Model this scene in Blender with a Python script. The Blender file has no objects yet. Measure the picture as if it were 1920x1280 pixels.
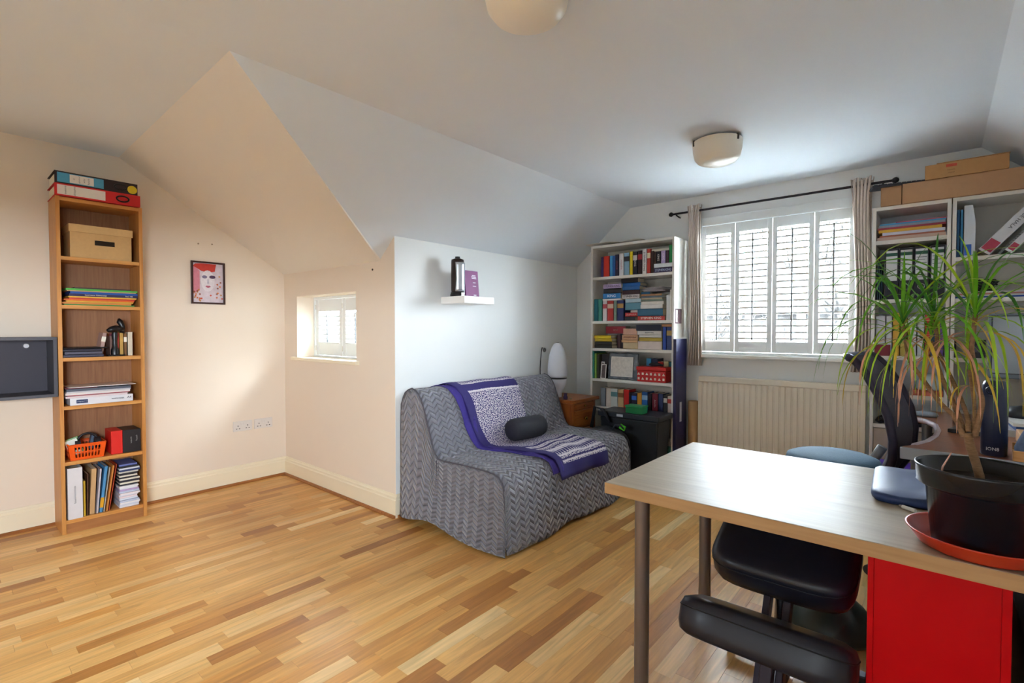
import bpy, math, random
from mathutils import Vector, Matrix
from math import sin, cos, pi, radians, sqrt
random.seed(7)
scene = bpy.context.scene
COL = scene.collection
# ------------------------------------------------------------------ camera
YAW, PITCH, FPX, CAMH = radians(40.52), radians(1.357), 938.7, 1.25
cam_data = bpy.data.cameras.new('camera')
cam_data.sensor_width = 36.0
cam_data.lens = 36.0 * FPX / 1920.0
cam_data.clip_start = 0.03
cam = bpy.data.objects.new('camera', cam_data)
COL.objects.link(cam)
cam.location = (0, 0, CAMH)
cam.rotation_euler = (pi / 2 - PITCH, 0, YAW)
scene.camera = cam
# ------------------------------------------------------------------ world, light, exposure
SKY_STRENGTH = 84.0
world = bpy.data.worlds.new('overcast_sky')
scene.world = world
world.use_nodes = True
wn = world.node_tree
wn.nodes['Background'].inputs['Color'].default_value = (0.78, 0.895, 1.0, 1)
wn.nodes['Background'].inputs['Strength'].default_value = SKY_STRENGTH
vs = scene.view_settings
vs.view_transform = 'Standard'
vs.look = 'None'
vs.gamma = 1.0
vs.use_curve_mapping = False
vs.exposure = 0.74
scene.cycles.max_bounces = 10
scene.cycles.diffuse_bounces = 6
scene.cycles.glossy_bounces = 4
scene.cycles.transmission_bounces = 6
scene.cycles.sample_clamp_indirect = 30.0
scene.cycles.caustics_reflective = False
scene.cycles.caustics_refractive = False

# ------------------------------------------------------------------ pixel rays (1920 x 1280 photograph)
_f = Vector((-sin(YAW) * cos(PITCH), cos(YAW) * cos(PITCH), -sin(PITCH)))
_r = Vector((cos(YAW), sin(YAW), 0))
_d = _f.cross(_r)
C0 = Vector((0, 0, CAMH))
def ray(px, py):
    return _f + _r * ((px - 960) / FPX) + _d * ((py - 640) / FPX)
def PZ(px, py, z):
    d = ray(px, py); return C0 + d * ((z - CAMH) / d.z)
def PX(px, py, x):
    d = ray(px, py); return C0 + d * (x / d.x)
def PY(px, py, y):
    d = ray(px, py); return C0 + d * (y / d.y)
def proj(p):
    v = Vector(p) - C0
    z = v.dot(_f)
    return (960 + FPX * v.dot(_r) / z, 640 + FPX * v.dot(_d) / z, z)

# ------------------------------------------------------------------ materials
def lin(c):
    if isinstance(c, str):
        c = c.lstrip('#'); c = tuple(int(c[i:i + 2], 16) for i in (0, 2, 4))
    out = []
    for v in c[:3]:
        v = v / 255.0
        out.append(v / 12.92 if v <= 0.04045 else ((v + 0.055) / 1.055) ** 2.4)
    return tuple(out) + (1.0,)
_mats = {}
def M(color, rough=0.55, metal=0.0, var=0.06, scale=40.0, bump=0.0, name=None, stretch=None, spec=0.4, sheen=0.0, emit=None, coat=0.0):
    key = (str(color), rough, metal, var, scale, bump, stretch, spec, sheen, coat)
    if key in _mats: return _mats[key]
    m = bpy.data.materials.new(name or 'paint')
    m.use_nodes = True
    nt = m.node_tree; N = nt.nodes; L = nt.links
    b = N['Principled BSDF']
    b.inputs['Roughness'].default_value = rough
    b.inputs['Metallic'].default_value = metal
    b.inputs['Specular IOR Level'].default_value = spec
    if sheen: b.inputs['Sheen Weight'].default_value = sheen
    if coat: b.inputs['Coat Weight'].default_value = coat
    c = lin(color)
    tc = N.new('ShaderNodeTexCoord')
    no = N.new('ShaderNodeTexNoise'); no.inputs['Scale'].default_value = scale; no.inputs['Detail'].default_value = 4
    if stretch:
        mp = N.new('ShaderNodeMapping'); mp.inputs['Scale'].default_value = stretch
        L.new(tc.outputs['Object'], mp.inputs['Vector']); L.new(mp.outputs['Vector'], no.inputs['Vector'])
    else:
        L.new(tc.outputs['Object'], no.inputs['Vector'])
    mx = N.new('ShaderNodeMix'); mx.data_type = 'RGBA'
    k = 1 - var * 1.6; k2 = 1 + var
    mx.inputs[6].default_value = (c[0] * k, c[1] * k, c[2] * k, 1)
    mx.inputs[7].default_value = (min(c[0] * k2, 1), min(c[1] * k2, 1), min(c[2] * k2, 1), 1)
    L.new(no.outputs['Fac'], mx.inputs[0])
    L.new(mx.outputs[2], b.inputs['Base Color'])
    if bump:
        bp = N.new('ShaderNodeBump'); bp.inputs['Strength'].default_value = bump; bp.inputs['Distance'].default_value = 0.004
        L.new(no.outputs['Fac'], bp.inputs['Height']); L.new(bp.outputs['Normal'], b.inputs['Normal'])
    _mats[key] = m
    return m
def wood(c1, c2, axis='z', rough=0.4, scale=6.0, name='wood', coat=0.0, spec=0.4):
    key = ('wood', str(c1), str(c2), axis, rough, scale)
    if key in _mats: return _mats[key]
    m = bpy.data.materials.new(name); m.use_nodes = True
    nt = m.node_tree; N = nt.nodes; L = nt.links; b = N['Principled BSDF']
    b.inputs['Roughness'].default_value = rough
    if coat: b.inputs['Coat Weight'].default_value = coat
    b.inputs['Specular IOR Level'].default_value = spec
    tc = N.new('ShaderNodeTexCoord'); mp = N.new('ShaderNodeMapping')
    sc = {'x': (0.6, 12, 12), 'y': (12, 0.6, 12), 'z': (12, 12, 0.6)}[axis]
    mp.inputs['Scale'].default_value = sc
    no = N.new('ShaderNodeTexNoise'); no.inputs['Scale'].default_value = scale; no.inputs['Detail'].default_value = 6; no.inputs['Distortion'].default_value = 0.6
    L.new(tc.outputs['Object'], mp.inputs['Vector']); L.new(mp.outputs['Vector'], no.inputs['Vector'])
    rp = N.new('ShaderNodeValToRGB')
    rp.color_ramp.elements[0].position = 0.3; rp.color_ramp.elements[0].color = lin(c1)
    rp.color_ramp.elements[1].position = 0.7; rp.color_ramp.elements[1].color = lin(c2)
    L.new(no.outputs['Fac'], rp.inputs['Fac']); L.new(rp.outputs['Color'], b.inputs['Base Color'])
    bp = N.new('ShaderNodeBump'); bp.inputs['Strength'].default_value = 0.08; bp.inputs['Distance'].default_value = 0.002
    L.new(no.outputs['Fac'], bp.inputs['Height']); L.new(bp.outputs['Normal'], b.inputs['Normal'])
    _mats[key] = m
    return m

# ------------------------------------------------------------------ mesh builder
class MB:
    def __init__(s): s.v = []; s.f = []; s.m = []; s.s = []; s.uv = {}
    def add(s, vs_, fs, mi=0, smooth=False, uvs=None):
        o = len(s.v); s.v += [Vector(p) for p in vs_]
        for k, f in enumerate(fs):
            if uvs: s.uv[len(s.f)] = uvs[k]
            s.f.append([i + o for i in f]); s.m.append(mi); s.s.append(smooth)
        return s
    def box(s, x0, x1, y0, y1, z0, z1, mi=0):
        return s.add([(x0, y0, z0), (x1, y0, z0), (x1, y1, z0), (x0, y1, z0), (x0, y0, z1), (x1, y0, z1), (x1, y1, z1), (x0, y1, z1)],
                     [(0, 3, 2, 1), (4, 5, 6, 7), (0, 1, 5, 4), (1, 2, 6, 5), (2, 3, 7, 6), (3, 0, 4, 7)], mi)
    def cbox(s, c, size, R=None, mi=0):
        a, b, d = size[0] / 2, size[1] / 2, size[2] / 2
        t = MB().box(-a, a, -b, b, -d, d, mi)
        t.xf(Matrix.Translation(Vector(c)) @ (R.to_4x4() if R is not None else Matrix.Identity(4)))
        return s.join(t)
    def join(s, t):
        o = len(s.v); n = len(s.f); s.v += t.v
        s.f += [[i + o for i in f] for f in t.f]; s.m += t.m; s.s += t.s
        for k, u in t.uv.items(): s.uv[k + n] = u
        return s
    def xf(s, Mx):
        s.v = [Mx @ p for p in s.v]; return s
    def cyl(s, p0, p1, r0, r1=None, n=16, mi=0, caps=True, smooth=True):
        r1 = r0 if r1 is None else r1
        p0 = Vector(p0); p1 = Vector(p1); d = (p1 - p0).normalized()
        u = d.orthogonal().normalized(); w = d.cross(u)
        vs_ = []
        for p, r in ((p0, r0), (p1, r1)):
            for k in range(n):
                a = 2 * pi * k / n; vs_.append(p + (u * cos(a) + w * sin(a)) * r)
        s.add(vs_, [(k, (k + 1) % n, n + (k + 1) % n, n + k) for k in range(n)], mi, smooth)
        if caps:
            s.add(vs_[:n], [tuple(range(n))[::-1]], mi); s.add(vs_[n:], [tuple(range(n))], mi)
        return s
    def lathe(s, prof, c=(0, 0, 0), n=32, mi=0, smooth=True):
        c = Vector(c); vs_ = []; fs = []
        for r, z in prof:
            for k in range(n):
                a = 2 * pi * k / n; vs_.append(c + Vector((r * cos(a), r * sin(a), z)))
        for j in range(len(prof) - 1):
            for k in range(n):
                a, b = j * n + k, j * n + (k + 1) % n
                fs.append((a, b, b + n, a + n))
        return s.add(vs_, fs, mi, smooth)
    def tube(s, pts, r, n=8, mi=0, caps=True):
        pts = [Vector(p) for p in pts]; m = len(pts)
        rs = r if isinstance(r, (list, tuple)) else [r] * m
        t0 = (pts[1] - pts[0]).normalized(); u = t0.orthogonal().normalized(); vs_ = []
        for i, p in enumerate(pts):
            t = (pts[min(i + 1, m - 1)] - pts[max(i - 1, 0)]).normalized()
            u = (u - t * u.dot(t)).normalized(); w = t.cross(u)
            for k in range(n):
                a = 2 * pi * k / n; vs_.append(p + (u * cos(a) + w * sin(a)) * rs[i])
        fs = [(j * n + k, j * n + (k + 1) % n, (j + 1) * n + (k + 1) % n, (j + 1) * n + k) for j in range(m - 1) for k in range(n)]
        if caps: fs += [tuple(range(n))[::-1], tuple((m - 1) * n + k for k in range(n))]
        return s.add(vs_, fs, mi, True)
    def prism(s, poly, h0, h1, axis='z', mi=0):
        n = len(poly)
        def P(a, b, h): return {'z': (a, b, h), 'y': (a, h, b), 'x': (h, a, b)}[axis]
        vs_ = [P(a, b, h0) for a, b in poly] + [P(a, b, h1) for a, b in poly]
        fs = [tuple(range(n))[::-1], tuple(range(n, 2 * n))] + [(k, (k + 1) % n, n + (k + 1) % n, n + k) for k in range(n)]
        return s.add(vs_, fs, mi)
    def grid(s, fn, nu, nv, mi=0, smooth=True, thick=None):
        vs_ = []; fs = []; uvs = []
        for j in range(nv + 1):
            for i in range(nu + 1): vs_.append(fn(i / nu, j / nv))
        for j in range(nv):
            for i in range(nu):
                a = j * (nu + 1) + i; fs.append((a, a + 1, a + nu + 2, a + nu + 1))
                uvs.append([(i / nu, j / nv), ((i + 1) / nu, j / nv), ((i + 1) / nu, (j + 1) / nv), (i / nu, (j + 1) / nv)])
        return s.add(vs_, fs, mi, smooth, uvs)
    def build(s, name, mats, parent=None, bevel=0.0, solid=0.0, seg=2, subsurf=0, fixn=True):
        me = bpy.data.meshes.new(name)
        if not isinstance(mats, (list, tuple)): mats = [mats]
        off = Vector((0, 0, 0))
        if parent is None and s.v:
            xs = [p.x for p in s.v]; ys = [p.y for p in s.v]; zs = [p.z for p in s.v]
            off = Vector(((min(xs) + max(xs)) / 2, (min(ys) + max(ys)) / 2, min(zs)))
        me.from_pydata([p - off for p in s.v], [], s.f)
        for mt in mats: me.materials.append(mt)
        for p, mi, sm in zip(me.polygons, s.m, s.s): p.material_index = mi; p.use_smooth = sm
        if s.uv:
            uvl = me.uv_layers.new(name='UVMap')
            for fi, u in s.uv.items():
                for li, c in zip(me.polygons[fi].loop_indices, u): uvl.data[li].uv = c
        if fixn:
            import bmesh
            bm = bmesh.new(); bm.from_mesh(me); bmesh.ops.recalc_face_normals(bm, faces=bm.faces); bm.to_mesh(me); bm.free()
        o = bpy.data.objects.new(name, me); COL.objects.link(o); o.location = off
        if parent is not None:
            o.parent = parent
            if parent.parent is None: o.matrix_parent_inverse = parent.matrix_basis.inverted()
        if bevel:
            b = o.modifiers.new('bevel', 'BEVEL'); b.width = bevel; b.segments = seg; b.limit_method = 'ANGLE'; b.angle_limit = radians(40)
        if solid:
            q = o.modifiers.new('thickness', 'SOLIDIFY'); q.thickness = solid; q.offset = 0
        if subsurf:
            q = o.modifiers.new('subsurf', 'SUBSURF'); q.levels = subsurf; q.render_levels = subsurf
        return o
def tag(o, label=None, cat=None, group=None, kind=None):
    if label: o['label'] = label
    if cat: o['category'] = cat
    if group: o['group'] = group
    if kind: o['kind'] = kind
    return o
def thing(name, label, cat, loc, group=None, kind=None):
    o = bpy.data.objects.new(name, None); COL.objects.link(o); o.location = loc
    o.empty_display_size = 0.1
    return tag(o, label, cat, group, kind)
def RX(a): return Matrix.Rotation(a, 4, 'X')
def RY(a): return Matrix.Rotation(a, 4, 'Y')
def RZ(a): return Matrix.Rotation(a, 4, 'Z')
def T(*p): return Matrix.Translation(Vector(p))
_fonts = {}
def scribble_mb(n, size):
    """illegible handwriting: a flat wavering stroke in the local xy plane, centred"""
    rnd = random.Random(n * 31 + int(size * 1e4)); w = size * .5; pts = []
    for k in range(n * 3 + 1):
        pts.append(Vector(((k / 3 - n / 2) * w, size * (.32 * (1 if k % 2 else -1) * rnd.uniform(.35, 1)), 0)))
    return MB().tube(pts, size * .055, 4)
def text_mb(txt, size, depth=0.0006):
    """lettering as a thin mesh, in the local xy plane, centred"""
    if txt.startswith('~'): return scribble_mb(len(txt), size)
    cu = bpy.data.curves.new('lettering', 'FONT'); cu.body = txt; cu.size = size
    cu.align_x = 'CENTER'; cu.align_y = 'CENTER'; cu.extrude = depth; cu.resolution_u = 2
    o = bpy.data.objects.new('lettering', cu)
    me = bpy.data.meshes.new_from_object(o)
    t = MB(); t.add([v.co.copy() for v in me.vertices], [tuple(p.vertices) for p in me.polygons])
    bpy.data.objects.remove(o); bpy.data.curves.remove(cu); bpy.data.meshes.remove(me)
    return t
def lettering(txt, size, Mx, mat, parent, maxw=None, name='lettering'):
    t = text_mb(txt, size)
    if not t.v: return None
    if maxw:
        w = max(p.x for p in t.v) - min(p.x for p in t.v)
        if w > maxw: t.xf(Matrix.Diagonal((maxw / w, 1, 1, 1)))
    t.xf(Mx)
    return t.build(name, mat, parent, fixn=False)
def frame_from(xdir, ydir, origin):
    x = Vector(xdir).normalized(); y = Vector(ydir).normalized(); z = x.cross(y)
    m = Matrix((x, y, z)).transposed().to_4x4(); m.translation = Vector(origin); return m
ORD = ['first', 'second', 'third', 'fourth', 'fifth', 'sixth', 'seventh', 'eighth', 'ninth', 'tenth', 'eleventh', 'twelfth', 'thirteenth', 'fourteenth', 'fifteenth', 'sixteenth', 'seventeenth', 'eighteenth', 'nineteenth', 'twentieth', 'twenty-first', 'twenty-second', 'twenty-third', 'topmost']
def rr(a, b): return random.uniform(a, b)
# ------------------------------------------------------------------ room dimensions
XA, YB, XC, YD, XR, YR = -4.31, 2.015, -2.74, 4.20, 0.75, -1.30
ZC, ZE = 2.36, 1.866            # flat ceiling, eaves
RXL, RXR, RY0 = -2.169, 0.175, 0.805
VX = XC - (ZE - 1.715) / 0.864
WT = 0.24; WD = 0.13
wall_m = M('#e7e8e6', 0.75, 0, 0.015, 3.0, 0.03, 'wall_paint', spec=0.2)
cream_wall = M('#e8dac9', 0.75, 0, 0.015, 3.0, 0.03, 'cream_wall_paint', spec=0.2)
warm_ceil = M('#e7e1d9', 0.8, 0, 0.012, 2.0, 0.02, 'warm_white_paint', spec=0.15)
ceil_m = M('#dfe4e9', 0.8, 0, 0.012, 2.0, 0.02, 'ceiling_paint', spec=0.15)
white_m = M('#efeee9', 0.4, 0, 0.015, 8.0, 0, 'white_gloss_paint')
cream_m = M('#eee3c8', 0.38, 0, 0.015, 8.0, 0, 'cream_gloss_paint')
def struct(o): o['kind'] = 'structure'; return o
# wall_left (picture wall)
w = MB().prism([(YR - .1, 0), (YB + WT, 0), (YB + WT, 1.727), (YB, 1.727), (0.885, 2.435), (YR - .1, 2.45)], XA - WT, XA, 'x')
struct(w.build('wall_left', cream_wall))
# wall_alcove with the small window
SW = (-4.085, -3.20, 1.012, 1.525)
w = MB()
w.prism([(XA, 0), (SW[0], 0), (SW[0], 1.727), (XA, 1.727)], YB, YB + WT, 'y')
w.prism([(SW[0], 0), (SW[1], 0), (SW[1], SW[2]), (SW[0], SW[2])], YB, YB + WT, 'y')
w.prism([(SW[0], SW[3]), (SW[1], SW[3]), (SW[1], 1.717), (SW[0], 1.727)], YB, YB + WT, 'y')
w.prism([(SW[1], 0), (XC - .003, 0), (XC - .003, ZE - .0026), (VX, 1.715), (SW[1], 1.717)], YB, YB + WT, 'y')
struct(w.build('wall_alcove', cream_wall))
w = MB().box(XC - WT, XC, YB + WT, YD + WT, 0, ZE).box(XC - .003, XC, YB + .0005, YB + WT, 0, ZE)
struct(w.build('wall_side', wall_m))
# wall_back with the big window
BW = (-1.535, -0.435, 1.05, 2.155)
w = MB()
w.prism([(XC, 0), (BW[0], 0), (BW[0], ZC), (RXL, ZC), (XC, ZE)], YD, YD + WD, 'y')
w.prism([(BW[1], 0), (XR, 0), (XR, ZE), (RXR, ZC), (BW[1], ZC)], YD, YD + WD, 'y')
w.box(BW[0], BW[1], YD, YD + WD, 0, BW[2]).box(BW[0], BW[1], YD, YD + WD, BW[3], ZC)
struct(w.build('wall_back', wall_m))
# right wall with an added, unseen window for fill light; rear wall
RW = (-1.2, -0.34, 1.0, 1.68)
w = MB()
w.box(XR, XR + WD, YR - .1, RW[0], 0, ZE).box(XR, XR + WD, RW[1], YD + WT, 0, ZE)
w.box(XR, XR + WD, RW[0], RW[1], 0, RW[2]).box(XR, XR + WD, RW[0], RW[1], RW[3], ZE)
struct(w.build('wall_right', wall_m))
RW2 = (-2.5, -2.28, 1.1, 1.36)  # second added opening, for more daylight from the rear
w = MB().box(XA - WT, RW2[0], YR - WD, YR, 0, 2.5).box(RW2[1], XR + WT, YR - WD, YR, 0, 2.5)
w.box(RW2[0], RW2[1], YR - WD, YR, 0, RW2[2]).box(RW2[0], RW2[1], YR - WD, YR, RW2[3], 2.5)
struct(w.build('wall_rear', wall_m))
def slab(name, pts, off, mat):
    n = len(pts); off = Vector(off)
    m = MB().add([Vector(p) for p in pts] + [Vector(p) + off for p in pts],
                 [tuple(range(n)), tuple(range(n, 2 * n))[::-1]] + [(k, n + k, n + (k + 1) % n, (k + 1) % n) for k in range(n)])
    return struct(m.build(name, mat))
slab('ceiling', [(RXL, YR - .1, ZC), (RXR, YR - .1, ZC), (RXR, YD + .1, ZC), (RXL, YD + .1, ZC)], (0, 0, .2), ceil_m)
slab('ceiling', [(XA - .1, YR - .1, 2.45), (RXL, YR - .1, ZC), (RXL, RY0, ZC), (XA - .1, .885, 2.437)], (0, 0, .2), ceil_m)
slab('ceiling', [(RXL, RY0, ZC), (VX, YB + .02, 1.715 - .012), (XA - .1, YB + .02, 1.715), (XA - .1, .885, 2.437)], (0, .1, .2), warm_ceil)
slab('ceiling', [(RXL, RY0, ZC), (RXL, YD + .1, ZC), (XC, YD + .1, ZE), (XC, YB, ZE), (VX, YB, 1.715)], (-.15, 0, .2), ceil_m)
slab('ceiling', [(RXR, YR - .1, ZC), (XR + .05, YR - .1, ZE - .043), (XR + .05, YD + .1, ZE - .043), (RXR, YD + .1, ZC)], (.15, 0, .2), ceil_m)
# ------------------------------------------------------------------ floor of oak strips
def floor_mat():
    m = bpy.data.materials.new('oak_strip'); m.use_nodes = True
    nt = m.node_tree; N = nt.nodes; L = nt.links; b = N['Principled BSDF']
    b.inputs['Roughness'].default_value = 0.4; b.inputs['Coat Weight'].default_value = 0.12; b.inputs['Coat Roughness'].default_value = 0.3
    at = N.new('ShaderNodeAttribute'); at.attribute_name = 'tint'
    sep = N.new('ShaderNodeSeparateColor'); L.new(at.outputs['Color'], sep.inputs['Color'])
    tc = N.new('ShaderNodeTexCoord'); geo = N.new('ShaderNodeNewGeometry')
    mp = N.new('ShaderNodeMapping'); mp.inputs['Scale'].default_value = (16, 1.1, 1)
    L.new(geo.outputs['Position'], mp.inputs['Vector'])
    ad = N.new('ShaderNodeVectorMath'); ad.operation = 'ADD'
    cb = N.new('ShaderNodeCombineXYZ')
    mu = N.new('ShaderNodeMath'); mu.operation = 'MULTIPLY'; mu.inputs[1].default_value = 60
    L.new(sep.outputs['Green'], mu.inputs[0]); L.new(mu.outputs[0], cb.inputs['X']); L.new(mu.outputs[0], cb.inputs['Z'])
    L.new(mp.outputs['Vector'], ad.inputs[0]); L.new(cb.outputs['Vector'], ad.inputs[1])
    n1 = N.new('ShaderNodeTexNoise'); n1.inputs['Scale'].default_value = 2.2; n1.inputs['Detail'].default_value = 7; n1.inputs['Distortion'].default_value = 1.4
    L.new(ad.outputs['Vector'], n1.inputs['Vector'])
    rp = N.new('ShaderNodeValToRGB')
    rp.color_ramp.elements[0].position = 0.0; rp.color_ramp.elements[0].color = lin('#a86c30')
    rp.color_ramp.elements[1].position = 1.0; rp.color_ramp.elements[1].color = lin('#f2d29a')
    e = rp.color_ramp.elements.new(0.35); e.color = lin('#d0944a')
    e = rp.color_ramp.elements.new(0.65); e.color = lin('#e0ae68')
    L.new(sep.outputs['Red'], rp.inputs['Fac'])
    gr = N.new('ShaderNodeMapRange'); gr.inputs[1].default_value = 0.3; gr.inputs[2].default_value = 0.7; gr.inputs[3].default_value = 0.74; gr.inputs[4].default_value = 1.1
    L.new(n1.outputs['Fac'], gr.inputs[0])
    mx = N.new('ShaderNodeMix'); mx.data_type = 'RGBA'; mx.blend_type = 'MULTIPLY'; mx.inputs[0].default_value = 1
    L.new(rp.outputs['Color'], mx.inputs[6]); L.new(gr.outputs[0], mx.inputs[7])
    L.new(mx.outputs[2], b.inputs['Base Color'])
    bp = N.new('ShaderNodeBump'); bp.inputs['Strength'].default_value = 0.05; bp.inputs['Distance'].default_value = 0.001
    L.new(n1.outputs['Fac'], bp.inputs['Height']); L.new(bp.outputs['Normal'], b.inputs['Normal'])
    return m
oak_strip = floor_mat()
sub = MB().box(XA - .1, XR + .1, YR - .1, YD + .1, -.2, -.014)
floor = struct(sub.build('floor', M('#5a3a1e', 0.8, name='subfloor')))
planks = []
PW = 0.0665
x = XR
k = 0
while x > XA:
    ymax = YD if x > XC + .01 else YB
    y = YR - rr(0, .5)
    while y < ymax:
        ln = random.choice((.2, .26, .32, .38, .45, .45, .55, .68))
        y1 = min(y + ln, ymax); y0 = max(y, YR)
        if y1 - y0 > .02:
            # darker toned and very pale boards are both in the photograph
            t = random.choice((.08, .25, .35, .42, .5, .55, .6, .7, .5, .45, .95 if random.random() < .35 else .6))
            t = min(max(t + rr(-.08, .08), 0), 1)
            planks.append((x - PW + .0004, x - .0004, y0 + .0004, y1 - .0004, t, random.random()))
        y = y1 if y1 < ymax else ymax
        if y1 >= ymax: break
    x -= PW
    k += 1
def seen_area(p):
    a = [proj((p[0], p[2], 0)), proj((p[1], p[2], 0)), proj((p[1], p[3], 0)), proj((p[0], p[3], 0))]
    if min(q[2] for q in a) < .3: return 0
    cx = sum(q[0] for q in a) / 4; cy = sum(q[1] for q in a) / 4
    if not (-20 < cx < 1940 and 600 < cy < 1300): return 0
    if cx > 1210 and cy < 1100 and cx > 1330: return 0
    return abs(sum(a[i][0] * a[(i + 1) % 4][1] - a[(i + 1) % 4][0] * a[i][1] for i in range(4))) / 2
planks.sort(key=seen_area, reverse=True)
def plank_mesh(lst, name):
    mb = MB(); tints = []
    for p in lst:
        mb.box(p[0], p[1], p[2], p[3], -.014, 0)
        tints += [(p[4], p[5], 0, 1)] * 24
    me = bpy.data.meshes.new(name)
    me.from_pydata(mb.v, [], mb.f); me.materials.append(oak_strip)
    ca = me.color_attributes.new('tint', 'FLOAT_COLOR', 'CORNER')
    for i, t in enumerate(tints): ca.data[i].color = t
    o = bpy.data.objects.new(name, me); COL.objects.link(o); o.parent = floor
    o.matrix_parent_inverse = floor.matrix_basis.inverted()
    return o
for p in planks[:298]: plank_mesh([p], 'plank')
plank_mesh(planks[298:], 'planks')['kind'] = 'stuff'
# ------------------------------------------------------------------ baseboards and floor beading
def baseboard(name, a, b, n):
    """moulded board from a to b on a wall, n = direction into the room"""
    a = Vector((a[0], a[1], 0)); b = Vector((b[0], b[1], 0)); n = Vector((n[0], n[1], 0))
    prof = [(0, .0), (.018, .0), (.018, .115), (.013, .122), (.013, .135), (.008, .142), (.006, .15), (0, .152)]
    vs_ = [q + n * d + Vector((0, 0, z)) for q in (a, b) for d, z in prof]
    m = len(prof)
    mb = MB().add(vs_, [(k, (k + 1) % m, m + (k + 1) % m, m + k) for k in range(m)] + [tuple(range(m)), tuple(range(m, 2 * m))])
    o = struct(mb.build(name, cream_m))
    bead = MB()
    pr = [(.018, 0), (.034, 0), (.034, .006), (.026, .016), (.018, .018)]
    m = len(pr)
    vs_ = [q + n * d + Vector((0, 0, z)) for q in (a, b) for d, z in pr]
    bead.add(vs_, [(k, (k + 1) % m, m + (k + 1) % m, m + k) for k in range(m)] + [tuple(range(m)), tuple(range(m, 2 * m))])
    bead.build('floor_beading', wood('#8a5328', '#a86c38', 'y', name='beading_oak'), o)
baseboard('baseboard_left', (XA, YR), (XA, YB), (1, 0))
baseboard('baseboard_alcove', (XA + .02, YB), (XC + .018, YB), (0, -1))
baseboard('baseboard_side', (XC, YB), (XC, YD), (1, 0))
baseboard('baseboard_back', (XC, YD), (XR, YD), (0, -1))
baseboard('baseboard_right', (XR, YR), (XR, YD), (-1, 0))
# ------------------------------------------------------------------ windows with plantation shutters
def glass_mat():
    m = bpy.data.materials.new('window_glass'); m.use_nodes = True
    N = m.node_tree.nodes; L = m.node_tree.links
    for n in list(N): N.remove(n)
    out = N.new('ShaderNodeOutputMaterial'); mix = N.new('ShaderNodeMixShader')
    tr = N.new('ShaderNodeBsdfTransparent'); gl = N.new('ShaderNodeBsdfGlossy'); gl.inputs['Roughness'].default_value = 0.02
    fr = N.new('ShaderNodeFresnel'); fr.inputs['IOR'].default_value = 1.3
    no = N.new('ShaderNodeTexNoise'); no.inputs['Scale'].default_value = 3
    rp = N.new('ShaderNodeMapRange'); rp.inputs[3].default_value = .95; rp.inputs[4].default_value = 1.0
    L.new(no.outputs['Fac'], rp.inputs[0]); L.new(rp.outputs[0], tr.inputs['Color'])
    L.new(fr.outputs[0], mix.inputs[0]); L.new(tr.outputs[0], mix.inputs[1]); L.new(gl.outputs[0], mix.inputs[2]); L.new(mix.outputs[0], out.inputs[0])
    return m
glass_m = glass_mat()
shutter_m = M('#e4e7e6', 0.45, 0, 0.01, 8, 0, 'shutter_paint')
rod_m = M('#8f9497', 0.5, 0, 0.02, 8, 0, 'tilt_rod_paint')
def shutters(root, xs, z0, z1, y, stile, toprail, botrail, pitch, depth, tilt, rods=True):
    """panels between consecutive xs; front face at y, local depth 28 mm"""
    th = .028
    for a, b in zip(xs[:-1], xs[1:]):
        a += .002; b -= .002
        p = MB()
        p.box(a, a + stile, y, y + th, z0, z1).box(b - stile, b, y, y + th, z0, z1)
        p.box(a + stile, b - stile, y + .002, y + th - .002, z1 - toprail, z1).box(a + stile, b - stile, y + .002, y + th - .002, z0, z0 + botrail)
        po = p.build('shutter_panel', shutter_m, root, bevel=.002)
        zz = z0 + botrail + pitch * .5
        while zz < z1 - toprail - pitch * .3:
            lv = MB()
            pr = [(-depth / 2, -.0062), (-depth / 2, .0062), (0, .0072), (depth / 2, .005), (depth / 2, -.005), (0, -.0072)]
            c, s_ = cos(tilt), sin(tilt)
            pr = [(u * c - v * s_ + y + th / 2, u * s_ + v * c + zz) for u, v in pr]
            lv.prism(pr, a + stile + .001, b - stile - .001, 'x')
            lv.build('louvre', shutter_m, po)
            zz += pitch
        if rods:
            xm = (a + b) / 2
            MB().box(xm - .005, xm + .005, y - depth / 2 + .004, y - depth / 2 + .014, z0 + botrail + .01, z1 - toprail - .02).build('tilt_rod', rod_m, po)
        if len(xs) < 4:
            for zh in (z0 + .06, z1 - .06):
                MB().cyl((a, y - .002, zh - .02), (a, y - .002, zh + .02), .004, n=8).build('hinge', M('#c9c2b4', .35, .8, name='hinge_metal'), po)
# big window
win = thing('window_1', None, None, ((BW[0] + BW[1]) / 2, YD, BW[2])); win['kind'] = 'structure'
f = MB(); fw = .03
f.box(BW[0] - .012, BW[0] + fw, YD - .03, YD + .03, BW[2], BW[3] + .01).box(BW[1] - fw + .012, BW[1] + .012, YD - .03, YD + .03, BW[2], BW[3] + .01)
f.box(BW[0] + fw, BW[1] - fw + .012, YD - .03, YD + .03, BW[3] - .055, BW[3] + .01).box(BW[0] + fw, BW[1] - fw + .012, YD - .03, YD + .03, BW[2], BW[2] + .02)
f.build('shutter_frame', shutter_m, win, bevel=.003)
shutters(win, [BW[0] + fw, -1.245, -.975, -.70, BW[1] - fw + .012], BW[2] + .022, BW[3] - .058, YD - .022, .032, .075, .085, .0478, .048, radians(-2))
s = MB().box(BW[0] - .05, BW[1] + .06, YD - .075, YD + .02, BW[2] - .028, BW[2])
s.build('window_sill', white_m, win, bevel=.006)
g = MB()
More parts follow.
